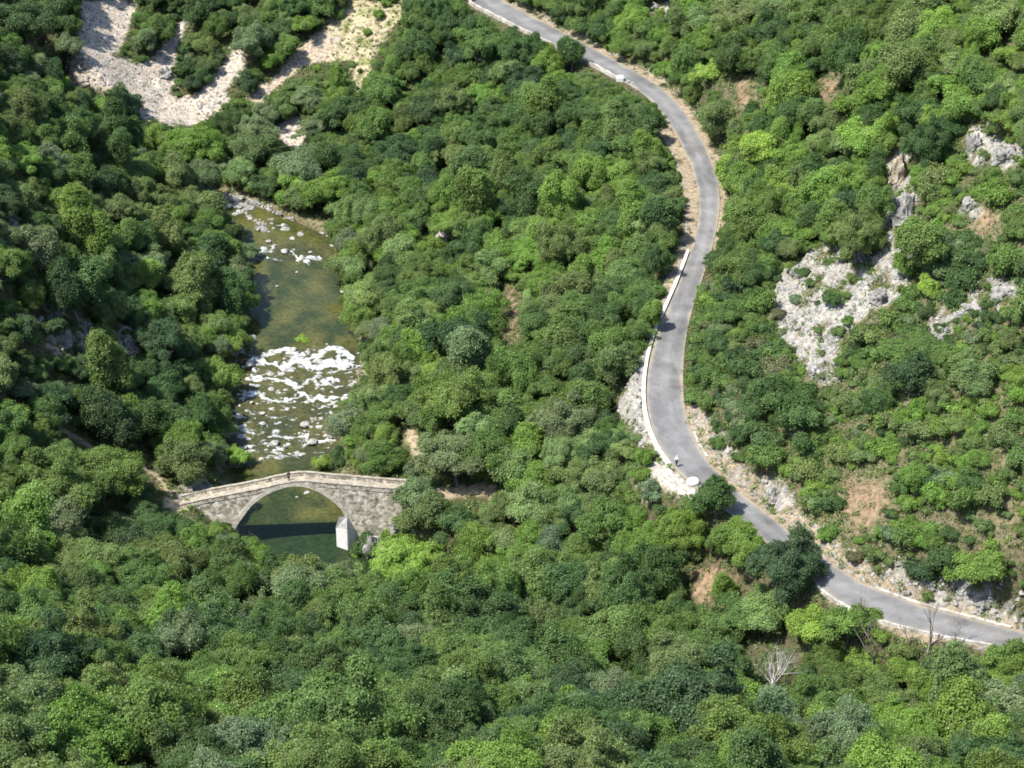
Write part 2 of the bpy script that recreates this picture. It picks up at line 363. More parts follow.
nb = sstep(3.0, -.5, vd)[:, None]
soil = soil * (1 - nb) + nb * np.array([.20, .17, .11])
inr = (vd < .3)[:, None]
soil = np.where(inr, [.09, .08, .04], soil)
rough = np.where(s_rk, 1.0, 0) * np.where(rd < 1.2, 0, 1)
rk = np.abs(fbm(XY[:, 0] / 1.7, XY[:, 1] / 1.7, 55, 3) - .5) * 3.0 + (np.round(fbm(XY[:, 0] / 4, XY[:, 1] / 4, 66, 2) * 6) / 6 - .5) * 2.5
rk2 = (fbm(XY[:, 0] / 1.2, XY[:, 1] / 1.2, 77, 3) - .5) * 1.0
ZN2 = ZN + rough * (rk - .3) * np.where(vd < 3, .25, 1) + np.where(s_gr, 1.0, 0) * rk2 * .9
ZG = ZN2.reshape(NY, NX)
idx = np.arange(NX * NY).reshape(NY, NX)
quads = np.stack([idx[:-1, :-1], idx[:-1, 1:], idx[1:, 1:], idx[1:, :-1]], -1).reshape(-1, 4)
me = mesh_np('terrain', np.column_stack([XY, ZN2]), quads, M_GROUND, soil, 'soil', True)
o = add('terrain', me, kind='structure')
# far ground: one broad sheet that carries the valley on past the fine mesh
ex = np.concatenate([np.arange(-900, GX0 - 1, 45), np.linspace(GX0 + 2, GX1 - 2, 16), np.arange(GX1 + 30, 900, 45)]); ey = np.concatenate([np.arange(-300, GY0 - 1, 40), np.linspace(GY0 + 2, GY1 - 2, 26), np.arange(GY1 + 30, 1500, 50)])
EX, EY = np.meshgrid(ex, ey)
cxl, cyl = np.clip(EX, GX0, GX1), np.clip(EY, GY0, GY1)
EZ = ground(cxl, cyl) + (np.hypot(EX - cxl, EY - cyl)) * .25
ins = (EX > GX0) & (EX < GX1) & (EY > GY0) & (EY < GY1)
EZ = np.where(ins, EZ - 14, EZ - .3)
EZ = np.where(EY < GY0 + 1, np.minimum(EZ, 150), EZ)
EZ = np.where((np.abs(EX) < 60) & (EY < 60), np.minimum(EZ, 90), EZ)
ii = np.arange(EX.size).reshape(EX.shape)
qd = np.stack([ii[:-1, :-1], ii[:-1, 1:], ii[1:, 1:], ii[1:, :-1]], -1).reshape(-1, 4)
add('hills', mesh_np('hills', np.column_stack([EX.ravel(), EY.ravel(), EZ.ravel()]), qd, surf_mat('far_hill', (.04, .06, .025), (.07, .10, .04), .05, .95, 0), None, smooth_=True), kind='structure')

# ------------------------------------------------------------------ road
def ribbon(name, A, B, nz, across=6, off=.0, crown=0.0):
    V = []; n = len(A)
    for i in range(n):
        for k in range(across + 1):
            t = k / across
            p = A[i] * (1 - t) + B[i] * t
            V.append((p[0], p[1], p[2] + off + crown * (1 - (2 * t - 1) ** 2)))
    ix = np.arange(n * (across + 1)).reshape(n, across + 1)
    q = np.stack([ix[:-1, :-1], ix[:-1, 1:], ix[1:, 1:], ix[1:, :-1]], -1).reshape(-1, 4)
    return np.array(V), q
V, q = ribbon('road', RLs, RRs, 0, 20, .03, .05)
def road_mat():
    m, nt = mat('asphalt_worn')
    out = N(nt, 'ShaderNodeOutputMaterial'); p = N(nt, 'ShaderNodeBsdfPrincipled', Roughness=.85); L(nt, p.outputs[0], out.inputs[0]); p.inputs['Specular IOR Level'].default_value = .25
    g = N(nt, 'ShaderNodeNewGeometry'); a = N(nt, 'ShaderNodeAttribute', attribute_name='soil')
    n1 = N(nt, 'ShaderNodeTexNoise', Scale=.35, Detail=8, Roughness=.7); L(nt, g.outputs['Position'], n1.inputs['Vector'])
    n2 = N(nt, 'ShaderNodeTexNoise', Scale=6, Detail=4); L(nt, g.outputs['Position'], n2.inputs['Vector'])
    mm = N(nt, 'ShaderNodeMath', op='MULTIPLY_ADD'); L(nt, n2.outputs['Fac'], mm.inputs[0]); mm.inputs[1].default_value = .4; L(nt, n1.outputs['Fac'], mm.inputs[2])
    mr = N(nt, 'ShaderNodeMapRange'); L(nt, mm.outputs[0], mr.inputs[0]); mr.inputs[1].default_value = .45; mr.inputs[2].default_value = .95; mr.inputs[3].default_value = .75; mr.inputs[4].default_value = 1.25
    mx = N(nt, 'ShaderNodeMix', data_type='RGBA', blend='MULTIPLY'); mx.inputs[0].default_value = 1; L(nt, a.outputs['Color'], mx.inputs[6]); L(nt, mr.outputs[0], mx.inputs[7])
    L(nt, mx.outputs[2], p.inputs['Base Color'])
    b = N(nt, 'ShaderNodeBump', Strength=.1, Distance=.05); L(nt, n2.outputs['Fac'], b.inputs['Height']); L(nt, b.outputs[0], p.inputs['Normal'])
    return m
tt = np.tile(np.arange(21) / 20, len(RLs))
e_ = np.minimum(tt, 1 - tt)
pn = fbm(V[:, 0] / 2.5, V[:, 1] / 2.5, 501, 4); pb = fbm(V[:, 0] / 7, V[:, 1] / 7, 502, 2)
wear = .148 + .012 * np.cos((tt - .5) * 4 * math.pi) + np.where(pb > .58, -.03, 0) + np.where(pn > .64, -.025, 0) + np.where(pn < .34, .02, 0)
rc = np.stack([wear, wear * .985, wear * .965], 1)
dirt = sstep(.11, .01, e_ + (pn - .5) * .16)[:, None]
rc = rc * (1 - dirt) + dirt * np.array([.23, .195, .14])
add('road', mesh_np('road', V, q, road_mat(), rc, 'soil', True), kind='structure')

def wall_mesh(name, line, outn, h, th, base_drop, material, jitter=.06, seed=1):
    """a low wall along line (n,3); outn: unit outward vectors"""
    r = np.random.default_rng(seed)
    bm = bmesh.new(); prev = None
    for i in range(len(line)):
        p = line[i]; o_ = outn[i]
        hh = h * (1 + r.uniform(-jitter, jitter) * 2); tt_ = th * (1 + r.uniform(-jitter, jitter))
        a = Vector((p[0], p[1], p[2] - .1)); b = Vector((p[0], p[1], p[2] + hh)); c = Vector((p[0] + o_[0] * tt_, p[1] + o_[1] * tt_, p[2] + hh * (1 + r.uniform(-.05, .05))))
        d = Vector((p[0] + o_[0] * (tt_ + .12), p[1] + o_[1] * (tt_ + .12), p[2] - base_drop))
        cur = [bm.verts.new(v) for v in (a, b, c, d)]
        if prev:
            for k in range(4): bm.faces.new((prev[k], prev[(k + 1) % 4], cur[(k + 1) % 4], cur[k]))
        else: bm.faces.new(cur)
        prev = cur
    bm.faces.new(prev[::-1])
    return bm_mesh(name, bm, material)
outL = RLs - RRs; outL[:, 2] = 0; outL /= np.linalg.norm(outL, axis=1)[:, None]
pl, _, _ = proj(RLs)[0], 0, 0
pl_x, pl_y, _ = proj(RLs); pr_x, pr_y, _ = proj(RRs)
def seg(cond): return np.where(cond)[0]
s1 = seg((pl_y > -2) & (pl_y < 80) & (pl_x < 640)); s2 = seg((pl_y > 252) & (pl_y < 466) & (pl_x < 700)); s3 = seg((pl_x > 818) & (pl_x < 1000) & (pl_y > 580)); s4 = seg((pr_x > 872) & (pr_x < 1015) & (pr_y > 570)); s5 = seg((pr_y > 432) & (pr_y < 458) & (pr_x > 690))
def fine(P, s, k=1): return P[s]
w = add('roadside_wall', wall_mesh('roadside_wall', RLs[s1] + outL[s1] * .15, outL[s1], .7, .45, 1.2, M_KERB, .10, 2)); tag(w, 'pale stone retaining wall edging the valley side of the road\'s upper straight', 'wall', 'low walls along the road')
bm = bmesh.new(); bmesh.ops.create_cube(bm, size=1); bmesh.ops.bevel(bm, geom=bm.edges[:], offset=.12, segments=2, affect='EDGES')
pe = RLs[s1[-1]]
pil = add('end_block', bm_mesh('end_block', bm, M_WHITE), w); pil.location = (pe[0] + .1, pe[1] - .3, pe[2] + .1); pil.scale = (1.5, 1.5, 1.6)
w = add('roadside_wall', wall_mesh('roadside_wall', RLs[s2] + outL[s2] * .12, outL[s2], .4, .55, .5, surf_mat('pale_edge', (.36, .34, .30), (.60, .58, .54), .8, .85, .3, 4), .05, 3)); tag(w, 'white concrete edge wall curving round the outside of the road\'s wide bend', 'wall', 'low walls along the road')
w = add('roadside_wall', wall_mesh('roadside_wall', RLs[s3] + outL[s3] * .12, outL[s3], .4, .35, .6, M_KERB, .08, 4)); tag(w, 'white low wall on the valley side of the road behind the bare trees', 'wall', 'low walls along the road')
w = add('roadside_kerb', wall_mesh('roadside_kerb', RRs[s4] - outL[s4] * .05, -outL[s4], .16, .55, .2, M_KERB, .04, 5)); tag(w, 'white concrete kerb at the foot of the pale rocky bank, end of road', 'kerb')
w = add('roadside_kerb', wall_mesh('roadside_kerb', RRs[s5] - outL[s5] * .05, -outL[s5], .14, .4, .2, M_KERB, .04, 6)); tag(w, 'short white kerb on the hill side of the bend opposite the walker', 'kerb')

# ------------------------------------------------------------------ river
FOAM = [([(262, 357), (283, 351), (304, 353)], 2.8, 1.0), ([(306, 359), (330, 350), (340, 351), (352, 359)], 3.6, 1.1), ([(284, 366), (300, 362), (314, 366)], 4.2, 1.1), ([(318, 367), (334, 363), (346, 365)], 4.8, 1.15),
        ([(246, 365), (254, 360), (263, 361)], 3.0, 1.0), ([(266, 360), (276, 366), (288, 371)], 2.6, 1.0), ([(296, 355), (292, 364)], 2.6, .9), ([(310, 356), (306, 368)], 3, 1.0), ([(340, 356), (338, 370)], 3, 1.0), ([(256, 364), (252, 374)], 2, .8), ([(322, 370), (316, 380)], 1.8, .8), ([(280, 371), (276, 378)], 1.6, .8),
        ([(248, 379), (265, 378), (286, 380), (296, 386), (305, 385), (309, 379)], 2.6, .95), ([(317, 383), (338, 381)], 2.6, .95), ([(237, 396), (254, 394), (266, 399), (286, 402), (301, 394), (312, 399), (330, 399), (348, 396)], 2.6, .95),
        ([(237, 431), (254, 434)], 2.2, .85), ([(277, 434), (296, 439), (308, 436)], 2.3, .9), ([(301, 443), (334, 441)], 2.6, 1.0), ([(243, 448), (256, 450)], 2, .8), ([(270, 447), (290, 446)], 2, .8), ([(260, 458), (300, 457)], 1.8, .7),
        ([(268, 418), (285, 416)], 1.4, .7), ([(245, 412), (262, 414)], 1.4, .7), ([(250, 252), (262, 251), (277, 247)], 2.4, .9), ([(292, 251), (298, 257), (306, 262)], 2.2, .9), ([(306, 257), (318, 258)], 2, .8), ([(270, 258), (284, 259)], 1.4, .7), ([(330, 268), (340, 264)], 1.5, .7)]
nu = 620; nv = 84
ui = np.linspace(0, len(VLs) - 1, nu)
A = np.stack([np.interp(ui, np.arange(len(VLs)), VLs[:, k]) for k in range(3)], 1); B = np.stack([np.interp(ui, np.arange(len(VRs)), VRs[:, k]) for k in range(3)], 1)
dv = (B - A); A = A - dv * .05; B = B + dv * .05
tv = np.linspace(0, 1, nv)
RV = (A[:, None] * (1 - tv)[None, :, None] + B[:, None] * tv[None, :, None]).reshape(-1, 3)
fx, fy, _ = proj(RV)
foam = np.zeros(len(RV))
wx = fx + (fbm(RV[:, 0] / 1.3, RV[:, 1] / 1.1, 91, 4) - .5) * 16; wy = fy + (fbm(RV[:, 0] / 1.3, RV[:, 1] / 1.1, 92, 4) - .5) * 10
for pts, wd, s in FOAM:
    for (x0, y0), (x1, y1) in zip(pts[:-1], pts[1:]):
        t = np.clip(((wx - x0) * (x1 - x0) + (wy - y0) * (y1 - y0)) / ((x1 - x0) ** 2 + (y1 - y0) ** 2), 0, 1)
        d = np.hypot(wx - x0 - t * (x1 - x0), (wy - y0 - t * (y1 - y0)) * 1.15)
        foam = np.maximum(foam, s * np.clip(1.25 - d / wd, 0, 1))
foam *= (.25 + 1.25 * fbm(RV[:, 0] / .45, RV[:, 1] / 1.3, 95, 4))
foam = np.maximum(foam, .62 * (sstep(341, 352, fy) * sstep(470, 450, fy)) * sstep(.58, .74, fbm(RV[:, 0] / 1.1, RV[:, 1] / .6, 96, 4)))
rapid = sstep(340, 356, fy) * sstep(475, 455, fy) + sstep(238, 246, fy) * sstep(266, 258, fy)
RV[:, 2] += foam * (fbm(RV[:, 0] / .35, RV[:, 1] / .35, 97, 2) - .25) * .55 + rapid * (fbm(RV[:, 0] / .9, RV[:, 1] / .9, 98, 2) - .5) * .3
nn = fbm(RV[:, 0] / 4, RV[:, 1] / 5, 99, 4)[:, None]
deep = np.array([.022, .032, .010]); gold = np.array([.066, .066, .019])
pool = sstep(.28, .74, nn) * (deep * 0 + 1)
c = deep * (1 - pool) + gold * pool
tvv = np.tile(tv, nu)[:, None]
edge = np.clip(1 - np.minimum(tvv, 1 - tvv) * 7, 0, 1)
c = c * (1 - edge * .6) + edge * .6 * np.array([.045, .045, .022])
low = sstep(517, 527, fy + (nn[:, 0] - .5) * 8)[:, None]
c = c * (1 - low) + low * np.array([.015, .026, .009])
rapd = rapid[:, None]
c = c * (1 - .35 * rapd) + .35 * rapd * np.array([.06, .055, .03])
def water_mat():
    m, nt = mat('river_water')
    out = N(nt, 'ShaderNodeOutputMaterial'); p = N(nt, 'ShaderNodeBsdfPrincipled', Roughness=.12, IOR=1.2)
    g = N(nt, 'ShaderNodeNewGeometry'); a = N(nt, 'ShaderNodeAttribute', attribute_name='bed'); f = N(nt, 'ShaderNodeAttribute', attribute_name='foam')
    n1 = N(nt, 'ShaderNodeTexNoise', Scale=1.6, Detail=6, Roughness=.6); L(nt, g.outputs['Position'], n1.inputs['Vector'])
    mr = N(nt, 'ShaderNodeMapRange'); L(nt, n1.outputs['Fac'], mr.inputs[0]); mr.inputs[1].default_value = .3; mr.inputs[2].default_value = .7; mr.inputs[3].default_value = .6; mr.inputs[4].default_value = 1.4
    mx = N(nt, 'ShaderNodeMix', data_type='RGBA', blend='MULTIPLY'); mx.inputs[0].default_value = 1; L(nt, a.outputs['Color'], mx.inputs[6]); L(nt, mr.outputs[0], mx.inputs[7])
    n3 = N(nt, 'ShaderNodeTexNoise', Scale=2.6, Detail=5, Roughness=.7); L(nt, g.outputs['Position'], n3.inputs['Vector'])
    ad = N(nt, 'ShaderNodeMath', op='ADD'); L(nt, f.outputs['Fac'], ad.inputs[0]); sb = N(nt, 'ShaderNodeMath', op='MULTIPLY_ADD'); L(nt, n3.outputs['Fac'], sb.inputs[0]); sb.inputs[1].default_value = 1.1; sb.inputs[2].default_value = -.55; L(nt, sb.outputs[0], ad.inputs[1])
    fm = N(nt, 'ShaderNodeMapRange'); L(nt, ad.outputs[0], fm.inputs[0]); fm.inputs[1].default_value = .26; fm.inputs[2].default_value = 1.0
    m2 = N(nt, 'ShaderNodeMix', data_type='RGBA'); L(nt, fm.outputs[0], m2.inputs[0]); L(nt, mx.outputs[2], m2.inputs[6]); m2.inputs[7].default_value = (.52, .54, .555, 1)
    L(nt, m2.outputs[2], p.inputs['Base Color'])
    rr = N(nt, 'ShaderNodeMapRange'); L(nt, fm.outputs[0], rr.inputs[0]); rr.inputs[3].default_value = .12; rr.inputs[4].default_value = .75; L(nt, rr.outputs[0], p.inputs['Roughness'])
    nbm = N(nt, 'ShaderNodeTexNoise', Scale=2.2, Detail=3); L(nt, g.outputs['Position'], nbm.inputs['Vector'])
    b = N(nt, 'ShaderNodeBump', Strength=.35, Distance=.08); L(nt, nbm.outputs['Fac'], b.inputs['Height']); L(nt, b.outputs[0], p.inputs['Normal'])
    L(nt, p.outputs[0], out.inputs[0])
    return m
ix = np.arange(nu * nv).reshape(nu, nv)
q = np.stack([ix[:-1, :-1], ix[1:, :-1], ix[1:, 1:], ix[:-1, 1:]], -1).reshape(-1, 4)
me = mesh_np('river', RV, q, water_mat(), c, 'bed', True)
fa = me.attributes.new('foam', 'FLOAT', 'POINT'); fa.data.foreach_set('value', foam.astype(np.float32))
add('river', me, kind='structure')

# ------------------------------------------------------------------ rocks
from mathutils import noise as mnoise
def rock_mesh(name, seed, sub=3, amp=.45, flat=.75, material=None, facet=.25, lo=.5):
    r = random.Random(seed); off = Vector((r.uniform(-50, 50), r.uniform(-50, 50), r.uniform(-50, 50)))
    bm = bmesh.new(); bmesh.ops.create_icosphere(bm, subdivisions=sub, radius=1)
    planes = [Vector((r.gauss(0, 1), r.gauss(0, 1), r.gauss(0, .8))).normalized() for _ in range(11)]
    cuts = [r.uniform(lo, .92) for _ in planes]
    for v in bm.verts:
        d = v.co.normalized()
        rad = 1.0
        for pl_, cu in zip(planes, cuts):
            k = d.dot(pl_)
            if k > 0.05: rad = min(rad, cu / k)
        rad *= 1 + amp * (mnoise.noise(d * 1.6 + off)) * .5 + amp * .25 * mnoise.noise(d * 5 + off)
        v.co = Vector((d.x * rad, d.y * rad, d.z * rad * flat))
    return bm_mesh(name, bm, material or M_ROCK)
ROCKS = [rock_mesh('boulder', 100 + i, 2) for i in range(8)]
RIVROCKS = [rock_mesh('boulder', 200 + i, 2, .35, .55, M_WETROCK) for i in range(8)]
BIGROCKS = [rock_mesh('rock_outcrop', 300 + i, 4, .95, 1.0, M_ROCK) for i in range(5)] + [rock_mesh('rock_outcrop', 320, 4, .95, 1.0, M_OCHRE)]
def place_rock(me, name, P, size, sq=(1, 1, 1), label='', cat='boulder', group=None, rz=None, sink=.15):
    o = add(name, me); o.location = (P[0], P[1], P[2] - size * sink); o.rotation_euler = (random.uniform(-.25, .25), random.uniform(-.25, .25), random.uniform(0, 6.28) if rz is None else rz)
    o.scale = (size * sq[0], size * sq[1], size * sq[2]); tag(o, label, cat, group); return o
# rocks in the rapids, the larger ones placed one by one
RB = [(305, 424, 6.5, 'large flat white boulder alone in mid rapids, upstream of the bridge'), (275, 442, 6, 'rounded white boulder in the lower rapids, nearest the left bank'), (263, 423, 4.5, 'pale flat boulder beside the smaller one above the lower rapids'),
      (262, 413, 4.5, 'grey pale boulder at the left edge of the rapids'), (312, 441, 7, 'widest white boulder low in the rapids above the bridge'), (300, 455, 3, 'small white boulder poking out just upstream of the bridge'), (245, 447, 4, 'white boulder against the left bank of the lower rapids'),
      (284, 251, 5.5, 'large white boulder in the small upper rapids'), (302, 257, 3.5, 'white boulder right of the large one in the upper rapids'), (310, 252, 2.8, 'grey boulder at the right end of the upper rapids'), (268, 241, 3.6, 'small white boulder in the dark water above the upper rapids'),
      (258, 229, 4, 'white oval boulder at the head of the upper rapids'), (292, 238, 3.6, 'pale boulder midstream above the upper rapids'), (332, 246, 3.4, 'buff boulder on the right bank by the upper rapids'), (342, 291, 3.6, 'lone pale boulder at the right edge of the long pool'),
      (297, 272, 2.2, 'tiny white rock standing in the head of the long pool'), (277, 286, 1.8, 'tiny pale rock in the left side of the long pool'), (252, 338, 7, 'big grey rock jutting from the left bank above the falls'), (240, 348, 5, 'grey rock behind the big one on the left bank above the falls'),
      (294, 349, 5, 'buff rock ledge at the lip of the main white water'), (250, 364, 6, 'pale boulder at the left end of the main white water'), (346, 398, 6, 'white boulder on the right bank halfway down the rapids'), (338, 406, 6.5, 'largest white boulder on the right bank of the rapids'), (352, 385, 5, 'pale boulder on the right bank under light green bushes'),
      (362, 340, 4, 'white boulder among bushes on the right bank above the falls'), (348, 366, 4, 'pale rock at the right end of the main white water'), (307, 492, 4.2, 'white boulder seen through the bridge arch'), (297, 497, 2.2, 'small buff stone seen through the bridge arch'), (318, 466, 2.6, 'buff stone behind the right part of the bridge'),
      (210, 487, 6, 'large grey boulder on the left bank behind the bridge end'), (190, 484, 4.5, 'pale rock on the left bank beside the bridge approach'), (285, 446, 3.2, 'low white rock between two boulders in the lower rapids'), (330, 437, 3.5, 'white rock at the right edge of the lower rapids'),
      (252, 402, 2.6, 'small dark-edged rock in the left side of the rapids'), (322, 389, 2.4, 'small white rock below the main white water')]
for i, (x, y, s, lab) in enumerate(RB):
    P = hit(x, y); zz_ = None
    d_, z_, _k = nearest(P[None, :2], VC, VHW)
    if d_[0] < .5: P = at_z(x, y, z_[0] + .1)
    sc = s * np.linalg.norm(P - [0, 0, CAMZ]) / F
    place_rock(RIVROCKS[i % 8], 'boulder', P, sc, (1, .85, .9), lab, 'boulder', 'boulders in the river and on its banks', sink=.1)
def scatter_rocks(n, polym, smin, smax, meshes, lab, grp, seed, sink=.2, flat=1):
    r = np.random.default_rng(seed); ys, xs = np.where(polym)
    for k in r.integers(0, len(xs), n):
        P = hit(xs[k] + r.random(), ys[k] + r.random())
        d_, z_, _k = nearest(P[None, :2], VC, VHW)
        if d_[0] < 0: P[2] = z_[0]
        P[2] = max(P[2], ground(P[0], P[1])) if d_[0] > 0 else P[2]
        s = smin + (smax - smin) * r.random() ** 3
        place_rock(meshes[r.integers(len(meshes))], 'boulder', P, s, (1, r.uniform(.7, 1), r.uniform(.6, 1) * flat), lab, 'boulder', grp, sink=sink)
scatter_rocks(78, poly([(222, 196), (250, 198), (280, 214), (300, 228), (312, 240), (300, 243), (280, 232), (262, 240), (245, 225), (226, 214)]), .5, 1.7, ROCKS, 'grey boulder in the jumble at the head of the river below the trees', 'boulder jumble at the head of the river', 5)
scatter_rocks(20, poly([(300, 232), (318, 236), (340, 246), (345, 266), (330, 262), (312, 250)]), .3, .9, RIVROCKS, 'small buff boulder on the right bank by the upper rapids', 'small boulders by the upper rapids', 6)
scatter_rocks(70, poly([(238, 374), (345, 376), (345, 400), (330, 445), (300, 462), (240, 456), (236, 400)]), .3, 1.0, RIVROCKS, 'small pale rock breaking the water in the rapids above the bridge', 'small rocks in the rapids', 7)
scatter_rocks(26, poly([(248, 352), (300, 346), (356, 352), (354, 374), (250, 372)]), .4, 1.2, RIVROCKS, 'buff rock standing in the main white water', 'rocks in the main white water', 18)
scatter_rocks(24, ROCKm := (poly(ROCK[17]) | poly(ROCK[15])), .4, 1.1, RIVROCKS, 'pale boulder strewn along the bank beside the white water', 'boulders along the white water', 8)
scatter_rocks(30, poly(ROCK[0]), .35, 1.3, ROCKS, 'grey white block lying in the pale scree above the wide bend', 'blocks in the scree', 9)
scatter_rocks(16, m_gravel, .3, 1.4, ROCKS, 'pale stone lying on the bare gravel slope', 'stones on the gravel slope', 10)
scatter_rocks(12, poly(ROCK[11]), .3, .9, ROCKS, 'buff rock in the rocky bank above the end of the road', 'rocks of the bank above the road end', 11)
OUT = [(896, 168, 15, 26, 5, 'tall ochre stained rock pinnacle at the top of the scree'), (903, 208, 15, 22, 0, 'grey white crag just under the ochre pinnacle'), (908, 238, 14, 14, 1, 'grey crag at the foot of the pinnacle ridge above the scree'), (862, 255, 11, 10, 2, 'jagged grey rock in the middle of the ridge between pinnacle and scree'),
       (838, 233, 7, 9, 3, 'pale rock knob at the upper edge of the scree'), (976, 142, 9, 14, 0, 'grey blocky crag high on the slope, nearest the pinnacle'), (1004, 152, 17, 11, 4, 'wide grey ledge of rock beside the blocky crag'), (968, 205, 12, 11, 1, 'pale broken rock below the blocky crag'),
       (654, 6, 16, 9, 2, 'pale bare rock face above the road\'s upper straight'), (912, 5, 10, 7, 3, 'small pale rock at the top of the slope'), (935, 103, 9, 6, 4, 'small pale rock among bushes on the upper slope'), (880, 295, 12, 8, 1, 'grey slab on the lower side of the ridge beside the scree'),
       (945, 330, 12, 8, 2, 'grey pink rock on the slope with thin scrub'), (1002, 292, 16, 9, 0, 'long grey pink rock ledge on the slope with thin scrub'), (165, 72, 8, 7, 3, 'big pale boulder overhanging the gravel slope'), (60, 335, 14, 12, 4, 'broken grey rocks on the shaded slope left of the river'),
       (128, 340, 9, 8, 1, 'pale rocks in the bushes between shaded slope and river'), (18, 152, 9, 7, 2, 'pale rock high on the shaded slope'), (398, 522, 13, 11, 4, 'buff rock carrying the right hand end of the bridge'), (630, 82, 4, 3, 3, 'white rock just under the wall end on the upper road'),
       (438, 238, 9, 5, 2, 'pale pinkish rock in the wood right of the long pool'), (718, 440, 8, 9, 0, 'pale rock bank on the inside of the wide bend'), (772, 492, 9, 8, 1, 'buff rock in the bank above the dark roadside oak'), (374, 545, 15, 15, 3, 'pale rock at the foot of the right bridge pier under the dark bush'), (815, 372, 9, 7, 4, 'pale rock at the lowest tip of the scree')]
for x, y, w_, h_, k, lab in OUT:
    P = hit(x, y + h_ * .5) if x != 374 else at_z(x, 552, 1.0) + np.array([0, .4, 0]); d = np.linalg.norm(P - [0, 0, CAMZ]); s = d / F
    place_rock(BIGROCKS[k], 'rock_outcrop', P, 1.0, (w_ * s * .95, w_ * s * .8, h_ * s * 1.15), lab, 'rock', sink=0.0)

cr = np.random.default_rng(77); CRAG = [(893, 190), (905, 225), (890, 243), (878, 258), (868, 280), (852, 245), (842, 262), (826, 236), (886, 282), (912, 255), (800, 275), (812, 300), (985, 160), (1010, 160), (992, 285), (960, 318), (940, 338), (972, 308), (50, 322), (72, 340), (82, 352), (120, 350), (800, 330), (905, 592), (930, 586), (960, 590), (985, 605), (1008, 612)]
for n_c, (x, y) in enumerate(CRAG):
    x += cr.uniform(-3, 3); y += cr.uniform(-3, 3); P = hit(x, y); s_ = np.linalg.norm(P - [0, 0, CAMZ]) / F; w_ = cr.uniform(4.5, 8) * s_
    reg = 'on the ridge and scree below the ochre pinnacle' if 780 < x < 925 and y < 345 else 'on the shaded slope left of the river' if x < 200 else 'in the bank above the road end' if y > 500 else 'on the high slope right of the pinnacle'
    place_rock(BIGROCKS[int(cr.integers(5))], 'crag', P, 1.0, (w_, w_ * cr.uniform(.6, 1), w_ * cr.uniform(.7, 1.2)), 'jagged grey crag ' + reg, 'rock', 'crags ' + reg, sink=0.0)
# loose stones too many to count
def stones(n, masks, seed):
    r = np.random.default_rng(seed); ys, xs = np.where(masks); V = []; Fc = []
    base = np.array([[1, 0, -.3], [.3, .95, -.3], [-.8, .6, -.3], [-.8, -.6, -.3], [.3, -.95, -.3], [.1, .1, .75], [.55, .3, .4]])
    fcs = [(0, 1, 6), (1, 5, 6), (6, 5, 0), (1, 2, 5), (2, 3, 5), (3, 4, 5), (4, 0, 5)]
    pick = r.integers(0, len(xs), n)
    rr = ray(xs[pick] + r.random(n), ys[pick] + r.random(n)); ts = np.full(n, 200.0); done = np.zeros(n, bool)
    for t_ in np.arange(200, 520, .8):
        P = rr * t_; b = (P[:, 2] + CAMZ < ground(P[:, 0], P[:, 1])) & ~done
        ts[b] = t_; done |= b
    P = rr * ts[:, None]; P[:, 2] = ground(P[:, 0], P[:, 1]) + .03
    d_, _, _ = nearest(P[:, :2], RC, RHW); ok = done & (d_ > .4)
    P = P[ok]; n = len(P)
    ang = r.random(n) * 6.28; s = .1 + .4 * r.random(n) ** 3
    ca, sa = np.cos(ang), np.sin(ang)
    Bv = base[None] * (1 + r.uniform(-.3, .3, (n, 7, 3))) * s[:, None, None]
    X = Bv[..., 0] * ca[:, None] - Bv[..., 1] * sa[:, None]; Y = Bv[..., 0] * sa[:, None] + Bv[..., 1] * ca[:, None]
    V = np.stack([X, Y, Bv[..., 2]], -1) + P[:, None]
    Fc = (np.arange(n)[:, None, None] * 7 + np.array(fcs)[None]).reshape(-1, 3)
    return V.reshape(-1, 3), Fc
V, Fc = stones(9000, m_gravel | m_rock | m_shoulder | m_pathb, 3)
add('loose_stones', mesh_np('loose_stones', V, Fc, M_ROCK), kind='stuff', label='loose pale stones on the scree, the gravel slope and the road banks', category='stones')

